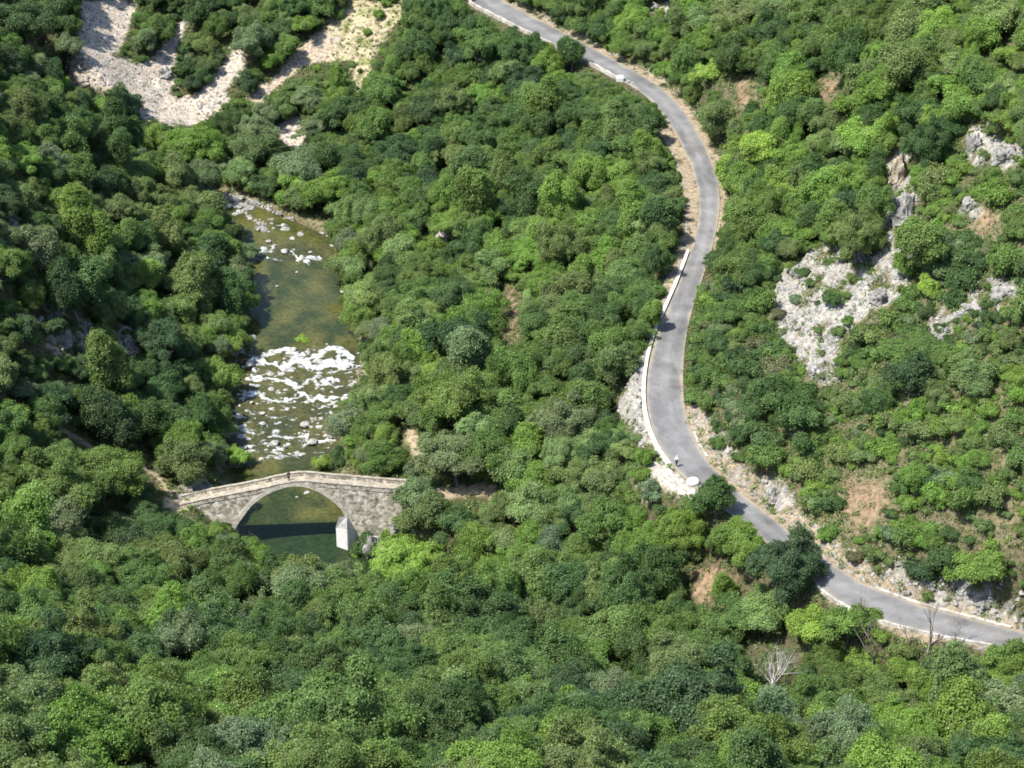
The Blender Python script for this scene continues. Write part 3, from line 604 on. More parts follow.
# ------------------------------------------------------------------ foliage
def crown(seed, R, Hc, nl, nspray, nleaf, leaf, spray_r, loose=.0, zmin=-.35, topw=1.0, lobe=(.30, .48)):
    """leaf quads of one crown centred on its own middle: (n,4,3), tint (n,3)"""
    r = np.random.default_rng(seed)
    u = r.normal(size=(nl, 3)); u /= np.linalg.norm(u, axis=1)[:, None]
    u[:, 2] = np.where(u[:, 2] < zmin, -u[:, 2] * .7, u[:, 2])
    az = np.arctan2(u[:, 1], u[:, 0]); ph = r.uniform(0, 6.28, 4)
    out_k = 1 + .24 * np.sin(2 * az + ph[0]) + .20 * np.sin(3 * az + ph[1]) + .13 * np.sin(5 * az + ph[2])
    rad = np.exp(r.normal(math.log((lobe[0] + lobe[1]) / 2 * .86), .34, nl)) * R
    k = (r.uniform(.40, 1.0, nl) * np.where(u[:, 2] > .5, r.uniform(.7, 1.4, nl), out_k))[:, None]
    C = u * k * np.array([R, R, Hc / 2]); C[0] = 0; rad[0] = .42 * R
    sz = min(1.15, Hc / 2 / R * 1.15)
    pr = rad ** 2 / (rad ** 2).sum(); pr[0] *= .5; pr /= pr.sum()
    M = nspray * 5
    li = r.choice(nl, M, p=pr); d = r.normal(size=(M, 3)); d /= np.linalg.norm(d, axis=1)[:, None]
    p = C[li] + d * (rad[li] * r.uniform(.78, 1.12, M))[:, None] * np.array([1, 1, sz])
    dd = np.linalg.norm((C[None] - p[:, None]) / np.array([1, 1, sz]), axis=2) / rad[None]; dd[np.arange(M), li] = 9
    ok = ~((d[:, 2] < -.45) & (r.random(M) < .8)) & ~((dd.min(1) < .74) & (r.random(M) < .9))
    sel = np.where(ok)[0][:nspray]; nspray = len(sel)
    sp, sd, sl = p[sel], d[sel], li[sel]
    out = sp / (np.linalg.norm(sp, axis=1)[:, None] + 1e-6)
    n_ = sd * .55 + out * .45 + np.array([0, 0, .5]); n_ /= np.linalg.norm(n_, axis=1)[:, None]
    st = r.uniform(.82, 1.20, nspray) * (1 + (r.uniform(-.20, .20, nl))[sl])
    hu = r.normal(0, .035, nspray)
    m = nspray * nleaf; si = np.repeat(np.arange(nspray), nleaf)
    srad = r.uniform(.6, 1.35, nspray) * spray_r
    off = r.normal(size=(m, 3)) * (srad[si] * .55)[:, None]
    off -= n_[si] * (np.einsum('ij,ij->i', off, n_[si]) * .35)[:, None]
    off += n_[si] * (np.abs(r.normal(size=m)) * spray_r * .28)[:, None]
    P = sp[si] + off
    ln = n_[si] + r.normal(size=(m, 3)) * .55; ln /= np.linalg.norm(ln, axis=1)[:, None]
    a = np.cross(ln, r.normal(size=(m, 3))); a /= np.linalg.norm(a, axis=1)[:, None] + 1e-9
    b = np.cross(ln, a)
    s = leaf * r.uniform(.6, 1.35, m)[:, None]
    Q = np.stack([P - a * s, P - b * s * .62, P + a * s, P + b * s * .62 + ln * s * .15], 1)
    lt = st[si] * r.uniform(.88, 1.14, m)
    T = np.stack([lt * (1 + hu[si] + r.normal(0, .04, m)), lt, lt * (1 - hu[si] * .8)], 1)
    return Q.astype(np.float32), np.clip(T, 0, 4).astype(np.float32)
def quads_mesh(name, Q, T, material=None):
    n = len(Q)
    return mesh_np(name, Q.reshape(-1, 3), np.arange(n * 4).reshape(n, 4), material or M_LEAF, np.repeat(T, 4, 0))
def trunk_mesh(name, seed, R, Hc, base, rad, material=None, limbs=6):
    r = random.Random(seed); bm = bmesh.new()
    top = Vector((r.uniform(-.3, .3), r.uniform(-.3, .3), base + Hc * .45))
    mid = Vector((r.uniform(-.15, .15), r.uniform(-.15, .15), base * .6))
    tube(bm, [(0, 0, -1.0), (0, 0, .1), mid, top], [rad * 1.4, rad * 1.15, rad * .85, rad * .35], 7)
    for i in range(limbs):
        a = 6.283 * i / limbs + r.uniform(-.3, .3); l = R * r.uniform(.5, .75); zz = base * .7 + Hc * r.uniform(.05, .25)
        s = mid.lerp(top, r.uniform(.0, .6))
        e = Vector((math.cos(a) * l, math.sin(a) * l, zz + Hc * r.uniform(.15, .4)))
        m_ = s.lerp(e, .5) + Vector((0, 0, -.1 * R))
        tube(bm, [s, m_, e], [rad * .5, rad * .32, rad * .1], 5)
    return bm_mesh(name, bm, material or M_BARK)
# kinds of crown: radius, crown height, height of the crown's base; a fine version for single trees and a coarse one for the mass
KINDS = {
    'round': dict(R=3.2, Hc=5.0, base=.8, nl=34, zmin=-.3, lobe=(.20, .32)),
    'broad': dict(R=3.6, Hc=4.4, base=.7, nl=38, zmin=-.2, lobe=(.18, .29)),
    'tall': dict(R=2.7, Hc=6.0, base=.9, nl=34, zmin=-.4, lobe=(.22, .36)),
    'airy': dict(R=3.2, Hc=5.2, base=1.2, nl=34, zmin=-.3, lobe=(.15, .26)),
    'huge': dict(R=5.2, Hc=7.4, base=1.2, nl=80, zmin=-.2, lobe=(.12, .21)),
    'bush': dict(R=1.6, Hc=2.0, base=0.0, nl=16, zmin=-.1, lobe=(.22, .38)),
}
FINE = {}; NVAR = 5
for ki, (k, d) in enumerate(KINDS.items()):
    FINE[k] = []
    for v in range(NVAR):
        R = d['R']
        if k == 'bush':
            Q, T = crown(1000 + ki * 10 + v, R, d['Hc'], d['nl'], 300, 20, .10, .30, zmin=d['zmin'], lobe=d['lobe'])
        else:
            ns, nf = dict(airy=(800, 26), huge=(1900, 34)).get(k, (820, 36))
            Q, T = crown(1000 + ki * 10 + v, R, d['Hc'], d['nl'], ns, nf, .115 if k != 'airy' else .095, .44, zmin=d['zmin'], lobe=d['lobe'])
        cz = d['base'] + d['Hc'] / 2
        Q[..., 2] += cz
        cm = quads_mesh('crown', Q, T)
        tm = None if k == 'bush' else trunk_mesh('trunk', 70 + ki * 10 + v, R, d['Hc'], d['base'], dict(airy=.13, huge=.36).get(k, .22))
        FINE[k].append((cm, tm))
print('protos', time.time() - T0)

TONES = {'dark': (.070, .124, .040), 'deep': (.050, .092, .038), 'mid': (.114, .182, .047), 'fresh': (.150, .244, .048), 'lime': (.220, .340, .068), 'olive': (.140, .194, .066), 'grey': (.150, .204, .102), 'pale': (.182, .260, .092), 'brown': (.140, .142, .072)}
TONEW = {'dark': 'dark green', 'deep': 'very dark green', 'mid': 'mid green', 'fresh': 'fresh green', 'lime': 'lime green', 'olive': 'olive green', 'grey': 'grey green', 'pale': 'pale green', 'brown': 'brownish'}

PLANTS = []   # dict(x,y,z,d,kind,tone,hand label)
def try_add(x, y, d, kind, tone, lab=None, stretch=1.0):
    if d > 7.4 and kind in ('round', 'broad', 'tall'): kind = 'huge'; stretch *= .95
    PLANTS.append(dict(x=float(x), y=float(y), z=float(ground(x, y)), d=float(d), kind=kind, tone=tone, lab=lab, st=stretch))
FRONT = {(358, 547), (368, 519), (406, 512), (420, 521), (394, 540), (384, 494)}
HAND = [(358, 547, 18, 'bush', 'lime', None), (340, 212, 24, 'airy', 'pale', None), (352, 232, 24, 'bush', 'olive', None), (345, 248, 22, 'airy', 'pale', None), (406, 513 - 1, 26, 'bush', 'olive', None), (420, 521, 38, 'round', 'grey', None), (394, 540, 28, 'bush', 'fresh', None), (384, 494, 9, 'bush', 'dark', 'small dark shrub rooted high in the bridge wall right of the arch'), (868, 668, 30, 'bush', 'fresh', None), (895, 652, 26, 'bush', 'olive', None), (906, 676, 34, 'broad', 'fresh', None), (938, 668, 28, 'bush', 'dark', None), (852, 662, 30, 'bush', 'fresh', None), (888, 680, 30, 'bush', 'mid', None), (958, 664, 30, 'bush', 'mid', None), (884, 640, 18, 'bush', 'fresh', None),
        (652, 494, 26, 'bush', 'grey', None), (640, 478, 20, 'bush', 'fresh', None), (632, 500, 26, 'bush', 'mid', None), (628, 470, 22, 'bush', 'olive', None),   # image centre of the crown, width in the image, kind, tone, label
    (395, 566, 62, 'broad', 'lime', 'bright lime green tree spreading low beside the right foot of the bridge'), (432, 560, 44, 'broad', 'lime', 'smaller lime green tree next to the spreading one by the bridge'),
    (460, 338, 66, 'round', 'deep', 'very dark round tree standing alone among paler trees right of the white water'), (781, 560, 74, 'round', 'deep', 'big very dark oak leaning over the road below the bend'),
    (737, 540, 58, 'round', 'fresh', 'fresh green round tree just left of the big dark roadside oak'), (457, 456, 66, 'round', 'grey', 'grey green round tree beside the tan clearing behind the bridge'), (642, 126, 50, 'round', 'dark', 'dark tree bulging towards the edge of the upper road'),
    (572, 55, 26, 'tall', 'dark', 'small dark tree standing against the upper road wall'), (718, 500, 40, 'round', 'dark', 'dark tree below the white block at the lay-by'), (215, 450, 34, 'airy', 'pale', 'slim pale tree with a light trunk on the bank behind the bridge'),
    (238, 458, 26, 'airy', 'lime', 'lime green bushy tree on the left bank just behind the bridge'), (28, 22, 64, 'round', 'deep', 'very dark tree at the corner above the gravel slope'), (72, 44, 26, 'round', 'grey', 'grey green tree at the edge of the bare gravel slope'), (122, 98, 36, 'tall', 'deep', 'tall very dark tree in front of the gravel slope'),
    (605, 694, 50, 'airy', 'grey', 'silvery grey green tree in the wood below the dead silver shrub, widest of its colour'), (368, 519, 26, 'round', 'dark', 'dark bush like tree growing before the right pier of the bridge'), (338, 722, 124, 'huge', 'mid', 'huge round oak with dense crown at the bottom of the slope'),
    (130, 735, 120, 'huge', 'mid', 'huge broad oak left of the largest round oak'), (28, 640, 90, 'tall', 'deep', 'very dark tall tree at the edge of the near slope'), (770, 610, 46, 'round', 'pale', 'pale green round tree under the big dark roadside oak'), (722, 592, 22, 'tall', 'fresh', 'small fresh green tree in the reddish clearing'),
    (708, 74, 26, 'round', 'lime', 'lime green tree above the upper road'), (904, 268, 26, 'round', 'fresh', 'fresh green round bush tree beside the rocky ridge'), (926, 288, 24, 'round', 'lime', 'lime green tree right of the rocky ridge'), (986, 566, 44, 'round', 'fresh', 'fresh green tree on the bank above the road end'),
    (912, 380, 44, 'round', 'deep', 'dark tree standing in the thin scrub below the scree'), (858, 208, 42, 'round', 'deep', 'very dark tree left of the ochre pinnacle'), (300, 168, 46, 'airy', 'grey', 'pale grey green tree at the head of the river'), (250, 150, 44, 'airy', 'olive', 'olive green loose tree below the gravel slope'),
    (195, 150, 52, 'broad', 'fresh', 'fresh green tree at the foot of the gravel slope'), (332, 182, 44, 'tall', 'fresh', 'fresh green tree with bare trunk at the river head'), (368, 298, 38, 'airy', 'pale', 'pale feathery tree on the right bank of the long pool'), (352, 268, 34, 'airy', 'pale', 'pale feathery tree by the upper rapids'),
    (480, 130, 46, 'round', 'dark', None), (425, 110, 46, 'round', 'deep', None), (400, 150, 44, 'round', 'deep', None), (560, 95, 44, 'round', 'dark', None), (845, 180, 44, 'round', 'dark', None), (800, 420, 50, 'round', 'dark', 'dark broad tree below the pale scree tip'), (760, 398, 42, 'round', 'dark', None),
    (812, 628, 50, 'broad', 'lime', 'lime green low tree left of the road end'), (848, 628, 52, 'broad', 'fresh', 'fresh green low tree beside the wall of the road end'), (100, 470, 70, 'round', 'mid', None), (55, 480, 76, 'round', 'mid', None), (400, 400, 46, 'round', 'dark', None), (880, 690, 60, 'round', 'mid', None),
    (905, 738, 70, 'broad', 'fresh', 'broad fresh green tree low on the near slope under the road end'), (366, 332, 24, 'airy', 'pale', 'pale small tree at the right end of the falls'), (368, 398, 26, 'airy', 'pale', 'pale bushy tree on the right bank of the rapids'), (300, 340, 15, 'bush', 'lime', None), (292, 586, 56, 'airy', 'grey', None), (248, 584, 40, 'airy', 'grey', None), (335, 594, 48, 'round', 'mid', None), (208, 566, 36, 'round', 'mid', None), (190, 545, 34, 'round', 'fresh', None), (430, 520, 40, 'round', 'olive', None),
        (452, 524, 38, 'round', 'dark', None), (412, 545, 26, 'bush', 'fresh', None), (236, 300, 34, 'tall', 'dark', None), (230, 330, 32, 'round', 'mid', None), (222, 372, 36, 'round', 'fresh', None), (214, 408, 36, 'round', 'mid', None), (226, 432, 26, 'airy', 'pale', None), (360, 318, 30, 'airy', 'fresh', None), (362, 432, 32, 'round', 'mid', None),
        (358, 452, 34, 'round', 'fresh', None), (204, 174, 34, 'airy', 'grey', None), (240, 172, 32, 'airy', 'pale', None), (292, 182, 36, 'round', 'fresh', None), (326, 192, 36, 'round', 'fresh', None), (356, 210, 36, 'airy', 'pale', None), (236, 270, 36, 'airy', 'grey', None), (325, 462, 22, 'airy', 'lime', 'lime green bush tree behind the crown of the bridge')]
def region(px, py, X, Y):
    """(mean crown width in metres, spread, tone weights, shrub zone)"""
    xr = np.interp(Y, RC[::-1, 1], RC[::-1, 0])
    right = X > xr
    if right:
        if py > 290 and px > 690 or px > 930 and py > 150:
            return 2.5, .95, dict(mid=.34, fresh=.12, dark=.24, deep=.06, olive=.13, grey=.08, brown=.03), True
        return 5.0, 1.2, dict(mid=.36, fresh=.25, dark=.16, olive=.14, pale=.07, lime=.02), False
    if py > 560:
        if px > 700: return 5.8, 1.4, dict(mid=.40, fresh=.24, dark=.16, olive=.15, grey=.05), False
        return 6.3, 1.7, dict(mid=.42, dark=.28, deep=.08, olive=.13, fresh=.05, grey=.04), False
    if px < 250 and py < 480: return 4.5, 1.3, dict(dark=.34, deep=.17, mid=.30, olive=.09, grey=.08, fresh=.02), False
    if px < 330: return 5.6, 1.3, dict(mid=.34, dark=.22, olive=.2, grey=.14, fresh=.10), False
    if py < 240: return 5.2, 1.3, dict(dark=.30, mid=.40, deep=.06, fresh=.14, olive=.10), False
    if py > 330 and px < 640: return 5.4, 1.3, dict(mid=.28, olive=.20, pale=.16, dark=.14, fresh=.16, grey=.06), False
    return 5.2, 1.3, dict(mid=.32, dark=.20, fresh=.22, olive=.14, pale=.12), False
grid = {}
def near_ok(x, y, d, f):
    c = 6.0; i, j = int(x // c), int(y // c)
    for a in range(i - 2, i + 3):
        for b in range(j - 2, j + 3):
            for (x2, y2, d2) in grid.get((a, b), ()):
                if math.hypot(x - x2, y - y2) < f * (d + d2) / 2: return False
    return True
def put(x, y, d): grid.setdefault((int(x // 6), int(y // 6)), []).append((x, y, d))
for hx, hy, hw_, k, tone, lab in HAND:
    kd = KINDS[k]; P = hit(hx, hy, 3.0); s = np.linalg.norm(P - [0, 0, CAMZ]) / F
    d = hw_ * s; sc = d / (2 * kd['R']); off = (kd['base'] + kd['Hc'] * .5) * sc
    P = hit(hx, hy, off)
    if (hx, hy) in FRONT: q_ = ray(hx, hy); P = q_ / q_[1] * 280.6
    try_add(P[0], P[1], d, k, tone, lab); put(P[0], P[1], d * (1.45 if lab else 1.1))
rr_ = np.random.default_rng(11)
Ncand = 52000
cxs = rr_.uniform(-118, 118, Ncand); cys = rr_.uniform(150, 505, Ncand)
cz_ = ground(cxs, cys); cpx, cpy, cpd = proj(np.stack([cxs, cys, cz_], 1))
cvd, _, _ = nearest(np.stack([cxs, cys], 1), VC, VHW); crd, _, _ = nearest(np.stack([cxs, cys], 1), RC, RHW)
tz = fbm(cxs / 16, cys / 16, 201, 2)
RINGX = np.array([0, .45, -.45, 0, 0, .85, -.85, .6, -.6, .5, -.5, 0, 0]); RINGY = np.array([0, 0, 0, .55, -.55, 0, 0, .6, .6, -.75, -.75, -.95, .85]) 
for passn in range(2):
    for i in range(Ncand):
        px, py = cpx[i], cpy[i]
        if not (-90 < px < 1114 and -110 < py < 900): continue
        if cvd[i] < .5 or crd[i] < 1.0: continue
        if px > 985 and 590 < py < 700 and crd[i] < 4.5: continue
        dm, sp_, tw, shr = region(px, py, cxs[i], cys[i])
        d = max(1.3, rr_.normal(dm, sp_ * 1.35))
        if passn == 1: d = max(1.0, d * .5)
        kind = 'bush' if (shr and rr_.random() < .85) or d < 2.6 else ('huge' if d > 7.2 else rr_.choice(['round', 'broad', 'tall', 'airy'], p=[.44, .26, .14, .16]))
        kd = KINDS[kind]; sc = d / (2 * kd['R']); hc = (kd['base'] + kd['Hc'] * .5) * sc
        st_ = float(np.clip(rr_.normal(1.05, .18), .75, 1.5))
        qx, qy, qd = proj(np.array([cxs[i], cys[i], cz_[i] + hc * st_])); rp = d / 2 * F / qd; ry_ = rp * max(.85, kd['Hc'] / (2 * kd['R']) * st_)
        ov = look(CLEARS, qx + RINGX * rp * 1.12, qy + RINGY * ry_ * 1.12).mean(); hard = look(CLEAR, qx + RINGX * rp * 1.12, qy + RINGY * ry_ * 1.12).mean()
        if (ov > .24 or hard > .09) and not (hard < .13 and ov < .6 and d < 3) and not (d < 2.4 and look(m_rock, px, py)): continue
        if look(CLEAR, px, py) and not (d < 2.4 and look(m_rock, px, py) and rr_.random() < .10): continue
        if d > 1.6 and look(NEVER, qx + RINGX * rp * 1.1, qy + RINGY * ry_ * 1.05).any(): continue
        if look(m_dry, px, py):
            if rr_.random() < .88 or d > 2.6: continue
        elif d > 2.2 and look(m_dry | m_gravel, qx + RINGX * rp * 1.1, qy + RINGY * ry_ * 1.1).mean() > .10: continue
        if not near_ok(cxs[i], cys[i], d, .47 if shr else .54 if py > 560 else .56 if px < 250 else .52): continue
        names = list(tw); p_ = np.array([tw[n] for n in names])
        p_ = p_ * np.array([1 + 2.2 * ((tz[i] - .5) * 2) * (1 if n in ('fresh', 'pale', 'lime', 'olive') else -1) for n in names]); p_ = np.clip(p_, .01, None); p_ /= p_.sum()
        tone = names[rr_.choice(len(names), p=p_)]
        if cvd[i] < 6 and rr_.random() < .5: tone = rr_.choice(['pale', 'fresh', 'grey', 'olive']); kind = 'airy' if kind != 'bush' else kind
        try_add(cxs[i], cys[i], d, kind, tone, None, st_); put(cxs[i], cys[i], d)
print('plants', len(PLANTS), time.time() - T0)
for p in PLANTS:
    kd = KINDS[p['kind']]; sc = p['d'] / (2 * kd['R'])
    x, y, dd = proj(np.array([p['x'], p['y'], p['z'] + (kd['base'] + kd['Hc'] * .5) * sc])); p['px'], p['py'], p['rp'] = float(x), float(y), float(p['d'] / 2 * F / dd)
    p['vis'] = -20 < p['px'] < 1044 and -25 < p['py'] < 800
trees = sorted([p for p in PLANTS if p['vis'] and p['kind'] != 'bush'], key=lambda p: (p['lab'] is None, -p['rp']))
bushes = sorted([p for p in PLANTS if p['vis'] and p['kind'] == 'bush'], key=lambda p: -p['rp'])
for p in trees[:300] + bushes[:290]: p['own'] = True
print('trees', len(trees), 'bushes', len(bushes))

# ---- wording that tells each tree and shrub from its neighbours
MARKS = [(300, 490, 'stone bridge'), (160, 95, 'gravel slope'), (300, 360, 'main white water'), (300, 290, 'long river pool'), (665, 395, 'wide road bend'), (560, 40, 'upper road straight'), (707, 200, 'beige road shoulder'), (820, 320, 'pale scree'), (898, 200, 'ochre pinnacle'),
         (765, 660, 'dead silver shrub'), (781, 560, 'big dark roadside oak'), (950, 620, 'road end'), (338, 722, 'huge round oak'), (605, 694, 'silvery tree'), (508, 310, 'reddish path'), (460, 338, 'lone dark round tree'), (417, 450, 'tan clearing'), (395, 566, 'spreading lime tree'), (65, 335, 'shaded broken rocks'),
         (365, 50, 'dry grass clearing'), (860, 505, 'orange earth patch'), (1000, 150, 'wide grey ledge'), (720, 585, 'reddish clearing'), (28, 640, 'tall black-green tree'), (130, 735, 'huge broad oak')]
def where(p):
    ds = [(math.hypot(p['px'] - x, p['py'] - y), x, y, n) for x, y, n in MARKS]
    d, x, y, n = min(ds)
    ax, ay = p['px'] - x, p['py'] - y
    a = (math.degrees(math.atan2(-ay, ax)) + 382.5) % 360
    return n, ['right of', 'up and right of', 'above', 'up and left of', 'left of', 'down and left of', 'below', 'down and right of'][int(a // 45)], d
ORD = ['nearest', 'second nearest', 'third nearest', 'fourth nearest', 'fifth nearest', 'sixth nearest', 'seventh nearest', 'eighth nearest', 'ninth nearest', 'tenth nearest', 'eleventh nearest', 'twelfth nearest']
SHAPE = {'round': 'round', 'broad': 'broad', 'tall': 'tall', 'airy': 'feathery', 'bush': 'low', 'huge': 'massive'}
def give_labels(ps, noun):
    cells = {}
    for p in ps:
        if p['lab']: continue
        n, dr, d = where(p); p['md'] = d
        cells.setdefault((TONEW[p['tone']], SHAPE[p['kind']], dr, n), []).append(p)
    for (tn, sh, dr, n), v in cells.items():
        v.sort(key=lambda p: p['md'])
        for k, p in enumerate(v):
            o_ = '' if len(v) == 1 else ', ' + ORD[min(k, 11)]
            p['lab'] = f'{tn} {sh} {noun} {dr} the {n}{o_}'
give_labels(trees[:300], 'tree'); give_labels(bushes[:290], 'shrub')

vr = np.random.default_rng(5)
def tone_col(t):
    c = np.array(TONES[t]) * .92 + np.array(TONES['mid']) * .08; v = vr.uniform(.9, 1.12); return (c[0] * v * vr.uniform(.93, 1.08), c[1] * v, c[2] * v * vr.uniform(.9, 1.12))
mass = []; KI = list(KINDS)
for p in PLANTS:
    kd = KINDS[p['kind']]; sc = p['d'] / (2 * kd['R']); v = int(vr.integers(NVAR)); rz_ = vr.uniform(0, 6.283); colr = tone_col(p['tone'])
    if p.get('own'):
        cm, tm = FINE[p['kind']][v]
        if p['kind'] == 'bush':
            o = add('shrub', cm); o.location = (p['x'], p['y'], p['z'] - .15); o.rotation_euler = (0, 0, rz_); o.scale = (sc, sc, sc * p['st']); o.color = (*colr, 1)
            tag(o, p['lab'], 'shrub', 'shrubs on the valley slopes')
        else:
            r0 = bpy.data.objects.new('tree', None); link(r0); r0.empty_display_size = .3; r0.location = (p['x'], p['y'], p['z'] - .1); r0.rotation_euler = (vr.normal(0, .10), vr.normal(0, .10), rz_); r0.scale = (sc * vr.uniform(.9, 1.12), sc * vr.uniform(.9, 1.12), sc * p['st'])
            tag(r0, p['lab'], 'tree', 'trees of the valley woods')
            a = add('crown', cm, r0); a.color = (*colr, 1); add('trunk', tm, r0)
    else:
        mass.append((p, KI.index(p['kind']) * NVAR + v, (vr.normal(0, .10), vr.normal(0, .10), rz_), (sc * vr.uniform(.9, 1.12), sc * vr.uniform(.9, 1.12), sc * p['st']), colr))
# the rest of the wood: one object whose points each carry a crown
fm_ = bpy.data.meshes.new('forest'); nM = len(mass)
fm_.vertices.add(nM); fm_.vertices.foreach_set('co', np.array([(p['x'], p['y'], p['z'] - .1) for p, *_ in mass], np.float32).ravel())
for nm, ty, key, arr in (('variant', 'INT', 'value', np.array([m_[1] for m_ in mass], np.int32)), ('turn', 'FLOAT_VECTOR', 'vector', np.array([m_[2] for m_ in mass], np.float32).ravel()),
                         ('size', 'FLOAT_VECTOR', 'vector', np.array([m_[3] for m_ in mass], np.float32).ravel()), ('tone', 'FLOAT_COLOR', 'color', np.array([(*m_[4], 1) for m_ in mass], np.float32).ravel())):
    at_ = fm_.attributes.new(nm, ty, 'POINT'); at_.data.foreach_set(key, arr)
fm_.materials.append(M_LEAF_MASS)
fo = add('forest', fm_, kind='stuff', label='green woodland covering the farther valley slopes', category='forest')
ng = bpy.data.node_groups.new('forest', 'GeometryNodeTree'); ng.interface.new_socket('Geometry', in_out='INPUT', socket_type='NodeSocketGeometry'); ng.interface.new_socket('Geometry', in_out='OUTPUT', socket_type='NodeSocketGeometry')
gi = ng.nodes.new('NodeGroupInput'); go = ng.nodes.new('NodeGroupOutput'); jn = ng.nodes.new('GeometryNodeJoinGeometry'); ng.links.new(jn.outputs[0], go.inputs[0])
def nattr(nm, ty):
    n = ng.nodes.new('GeometryNodeInputNamedAttribute'); n.data_type = ty; n.inputs[0].default_value = nm; return n.outputs[0]
a_v, a_t, a_s = nattr('variant', 'INT'), nattr('turn', 'FLOAT_VECTOR'), nattr('size', 'FLOAT_VECTOR')
er = ng.nodes.new('FunctionNodeEulerToRotation'); ng.links.new(a_t, er.inputs[0])
for k_i, kn in enumerate(KI):
    for v in range(NVAR):
        so_ = bpy.data.objects.new('crown_source', FINE[kn][v][0])
        oi_ = ng.nodes.new('GeometryNodeObjectInfo'); oi_.inputs['Object'].default_value = so_
        sm_ = ng.nodes.new('GeometryNodeSetMaterial'); sm_.inputs['Material'].default_value = M_LEAF_MASS; ng.links.new(oi_.outputs['Geometry'], sm_.inputs[0])
        cp_ = ng.nodes.new('FunctionNodeCompare'); cp_.data_type = 'INT'; cp_.operation = 'EQUAL'; ng.links.new(a_v, cp_.inputs[2]); cp_.inputs[3].default_value = k_i * NVAR + v
        ip_ = ng.nodes.new('GeometryNodeInstanceOnPoints'); ng.links.new(gi.outputs[0], ip_.inputs['Points']); ng.links.new(cp_.outputs[0], ip_.inputs['Selection']); ng.links.new(sm_.outputs[0], ip_.inputs['Instance'])
        ng.links.new(er.outputs[0], ip_.inputs['Rotation']); ng.links.new(a_s, ip_.inputs['Scale']); ng.links.new(ip_.outputs[0], jn.inputs[0])
md_ = fo.modifiers.new('forest', 'NODES'); md_.node_group = ng
print('mass', nM)

# ---- low growth between the trees
def undergrowth(n, seed):
    r = np.random.default_rng(seed)
    x = r.uniform(-112, 112, n); y = r.uniform(165, 490, n); z = ground(x, y)
    px, py, d = proj(np.stack([x, y, z], 1))
    ok = (px > -30) & (px < 1054) & (py > -30) & (py < 800)
    x, y, z, px, py = x[ok], y[ok], z[ok], px[ok], py[ok]
    v_, _, _ = nearest(np.stack([x, y], 1), VC, VHW); r_, _, _ = nearest(np.stack([x, y], 1), RC, RHW)
    u = r.random(len(x))
    bare = look(m_gravel | m_white | m_road | m_trail | m_pathb, px, py); rocky = look(m_rock, px, py); dry = look(m_dry | m_soil, px, py); sh = look(m_shoulder, px, py)
    keep = (v_ > .2) & (r_ > .15) & ~(bare & (u > .02)) & ~(rocky & (u > .13)) & ~(dry & (u > .3)) & ~(sh & (u > .30))
    x, y, z, dry, px = x[keep], y[keep], z[keep], dry[keep], px[keep]
    m = len(x); k = 18
    rsl = x > np.interp(y, RC[::-1, 1], RC[::-1, 0])
    rad = r.uniform(.3, .85, m) * np.where(rsl, r.uniform(1, 1.7, m), 1); g = fbm(x / 10, y / 10, 301, 2)
    pal = np.array([TONES['mid'], TONES['dark'], TONES['olive'], TONES['fresh'], TONES['brown'], TONES['grey']])
    c = pal[r.choice(6, m, p=[.3, .18, .22, .12, .08, .10])] * r.uniform(.8, 1.2, m)[:, None]
    c = np.where(dry[:, None], np.array([.15, .18, .06]) * r.uniform(.7, 1.2, m)[:, None], c)
    dr = r.normal(size=(m, k, 3)); dr[..., 2] = np.abs(dr[..., 2]); dr /= np.linalg.norm(dr, axis=2)[..., None]
    P = np.stack([x, y, z], 1)[:, None] + dr * (rad[:, None] * r.uniform(.4, 1, (m, k)))[..., None] * np.array([1, 1, .9])
    ln = dr + r.normal(size=(m, k, 3)) * .5; ln /= np.linalg.norm(ln, axis=2)[..., None]
    a = np.cross(ln, r.normal(size=(m, k, 3))); a /= np.linalg.norm(a, axis=2)[..., None] + 1e-9; b = np.cross(ln, a)
    s = (r.uniform(.09, .19, (m, k)))[..., None]
    Q = np.stack([P - a * s, P - b * s * .65, P + a * s, P + b * s * .65], 2).reshape(-1, 4, 3)
    T = np.repeat(c, k, 0) * r.uniform(.75, 1.25, m * k)[:, None]
    return Q.astype(np.float32), T.astype(np.float32)
Q, T = undergrowth(165000, 8)
print('undergrowth', len(Q))
add('undergrowth', quads_mesh('undergrowth', Q, T), kind='stuff', label='low green scrub and grass between the trees and rocks', category='undergrowth')

# ------------------------------------------------------------------ bare and dead trees
def bare_tree(seed, h, spread, r0, up=.6, depth=4, fan=False):
    r = random.Random(seed); bm = bmesh.new()
    def grow(p, d, l, rad, lev):
        n = 3; pts = [p]; rads = [rad]; q_ = p.copy(); dd = d.copy()
        for i in range(n):
            dd = (dd + Vector((r.uniform(-.22, .22), r.uniform(-.22, .22), r.uniform(-.08, .16)))).normalized()
            q_ = q_ + dd * l / n; pts.append(q_.copy()); rads.append(rad * (1 - .5 * (i + 1) / n))
        tube(bm, pts, rads, 5 if lev < 2 else 4)
        if lev >= depth: return
        for i in range(r.choice([2, 3, 3])):
            k = r.randint(1, n)
            nd = (dd + Vector((r.gauss(0, spread), r.gauss(0, spread), r.uniform(-.1, up)))).normalized()
            grow(pts[k], nd, l * r.uniform(.5, .75), rads[k] * .7, lev + 1)
    if fan:
        for i in range(8):
            a = r.uniform(0, 6.28); grow(Vector((r.uniform(-.2, .2), r.uniform(-.2, .2), 0)), Vector((math.cos(a) * .7, math.sin(a) * .7, 1)).normalized(), h * .5, r0 * .55, 0)
    else:
        grow(Vector((0, 0, -.4)), Vector((r.uniform(-.1, .1), r.uniform(-.1, .1), 1)).normalized(), h * .5, r0, 0)
    return bm
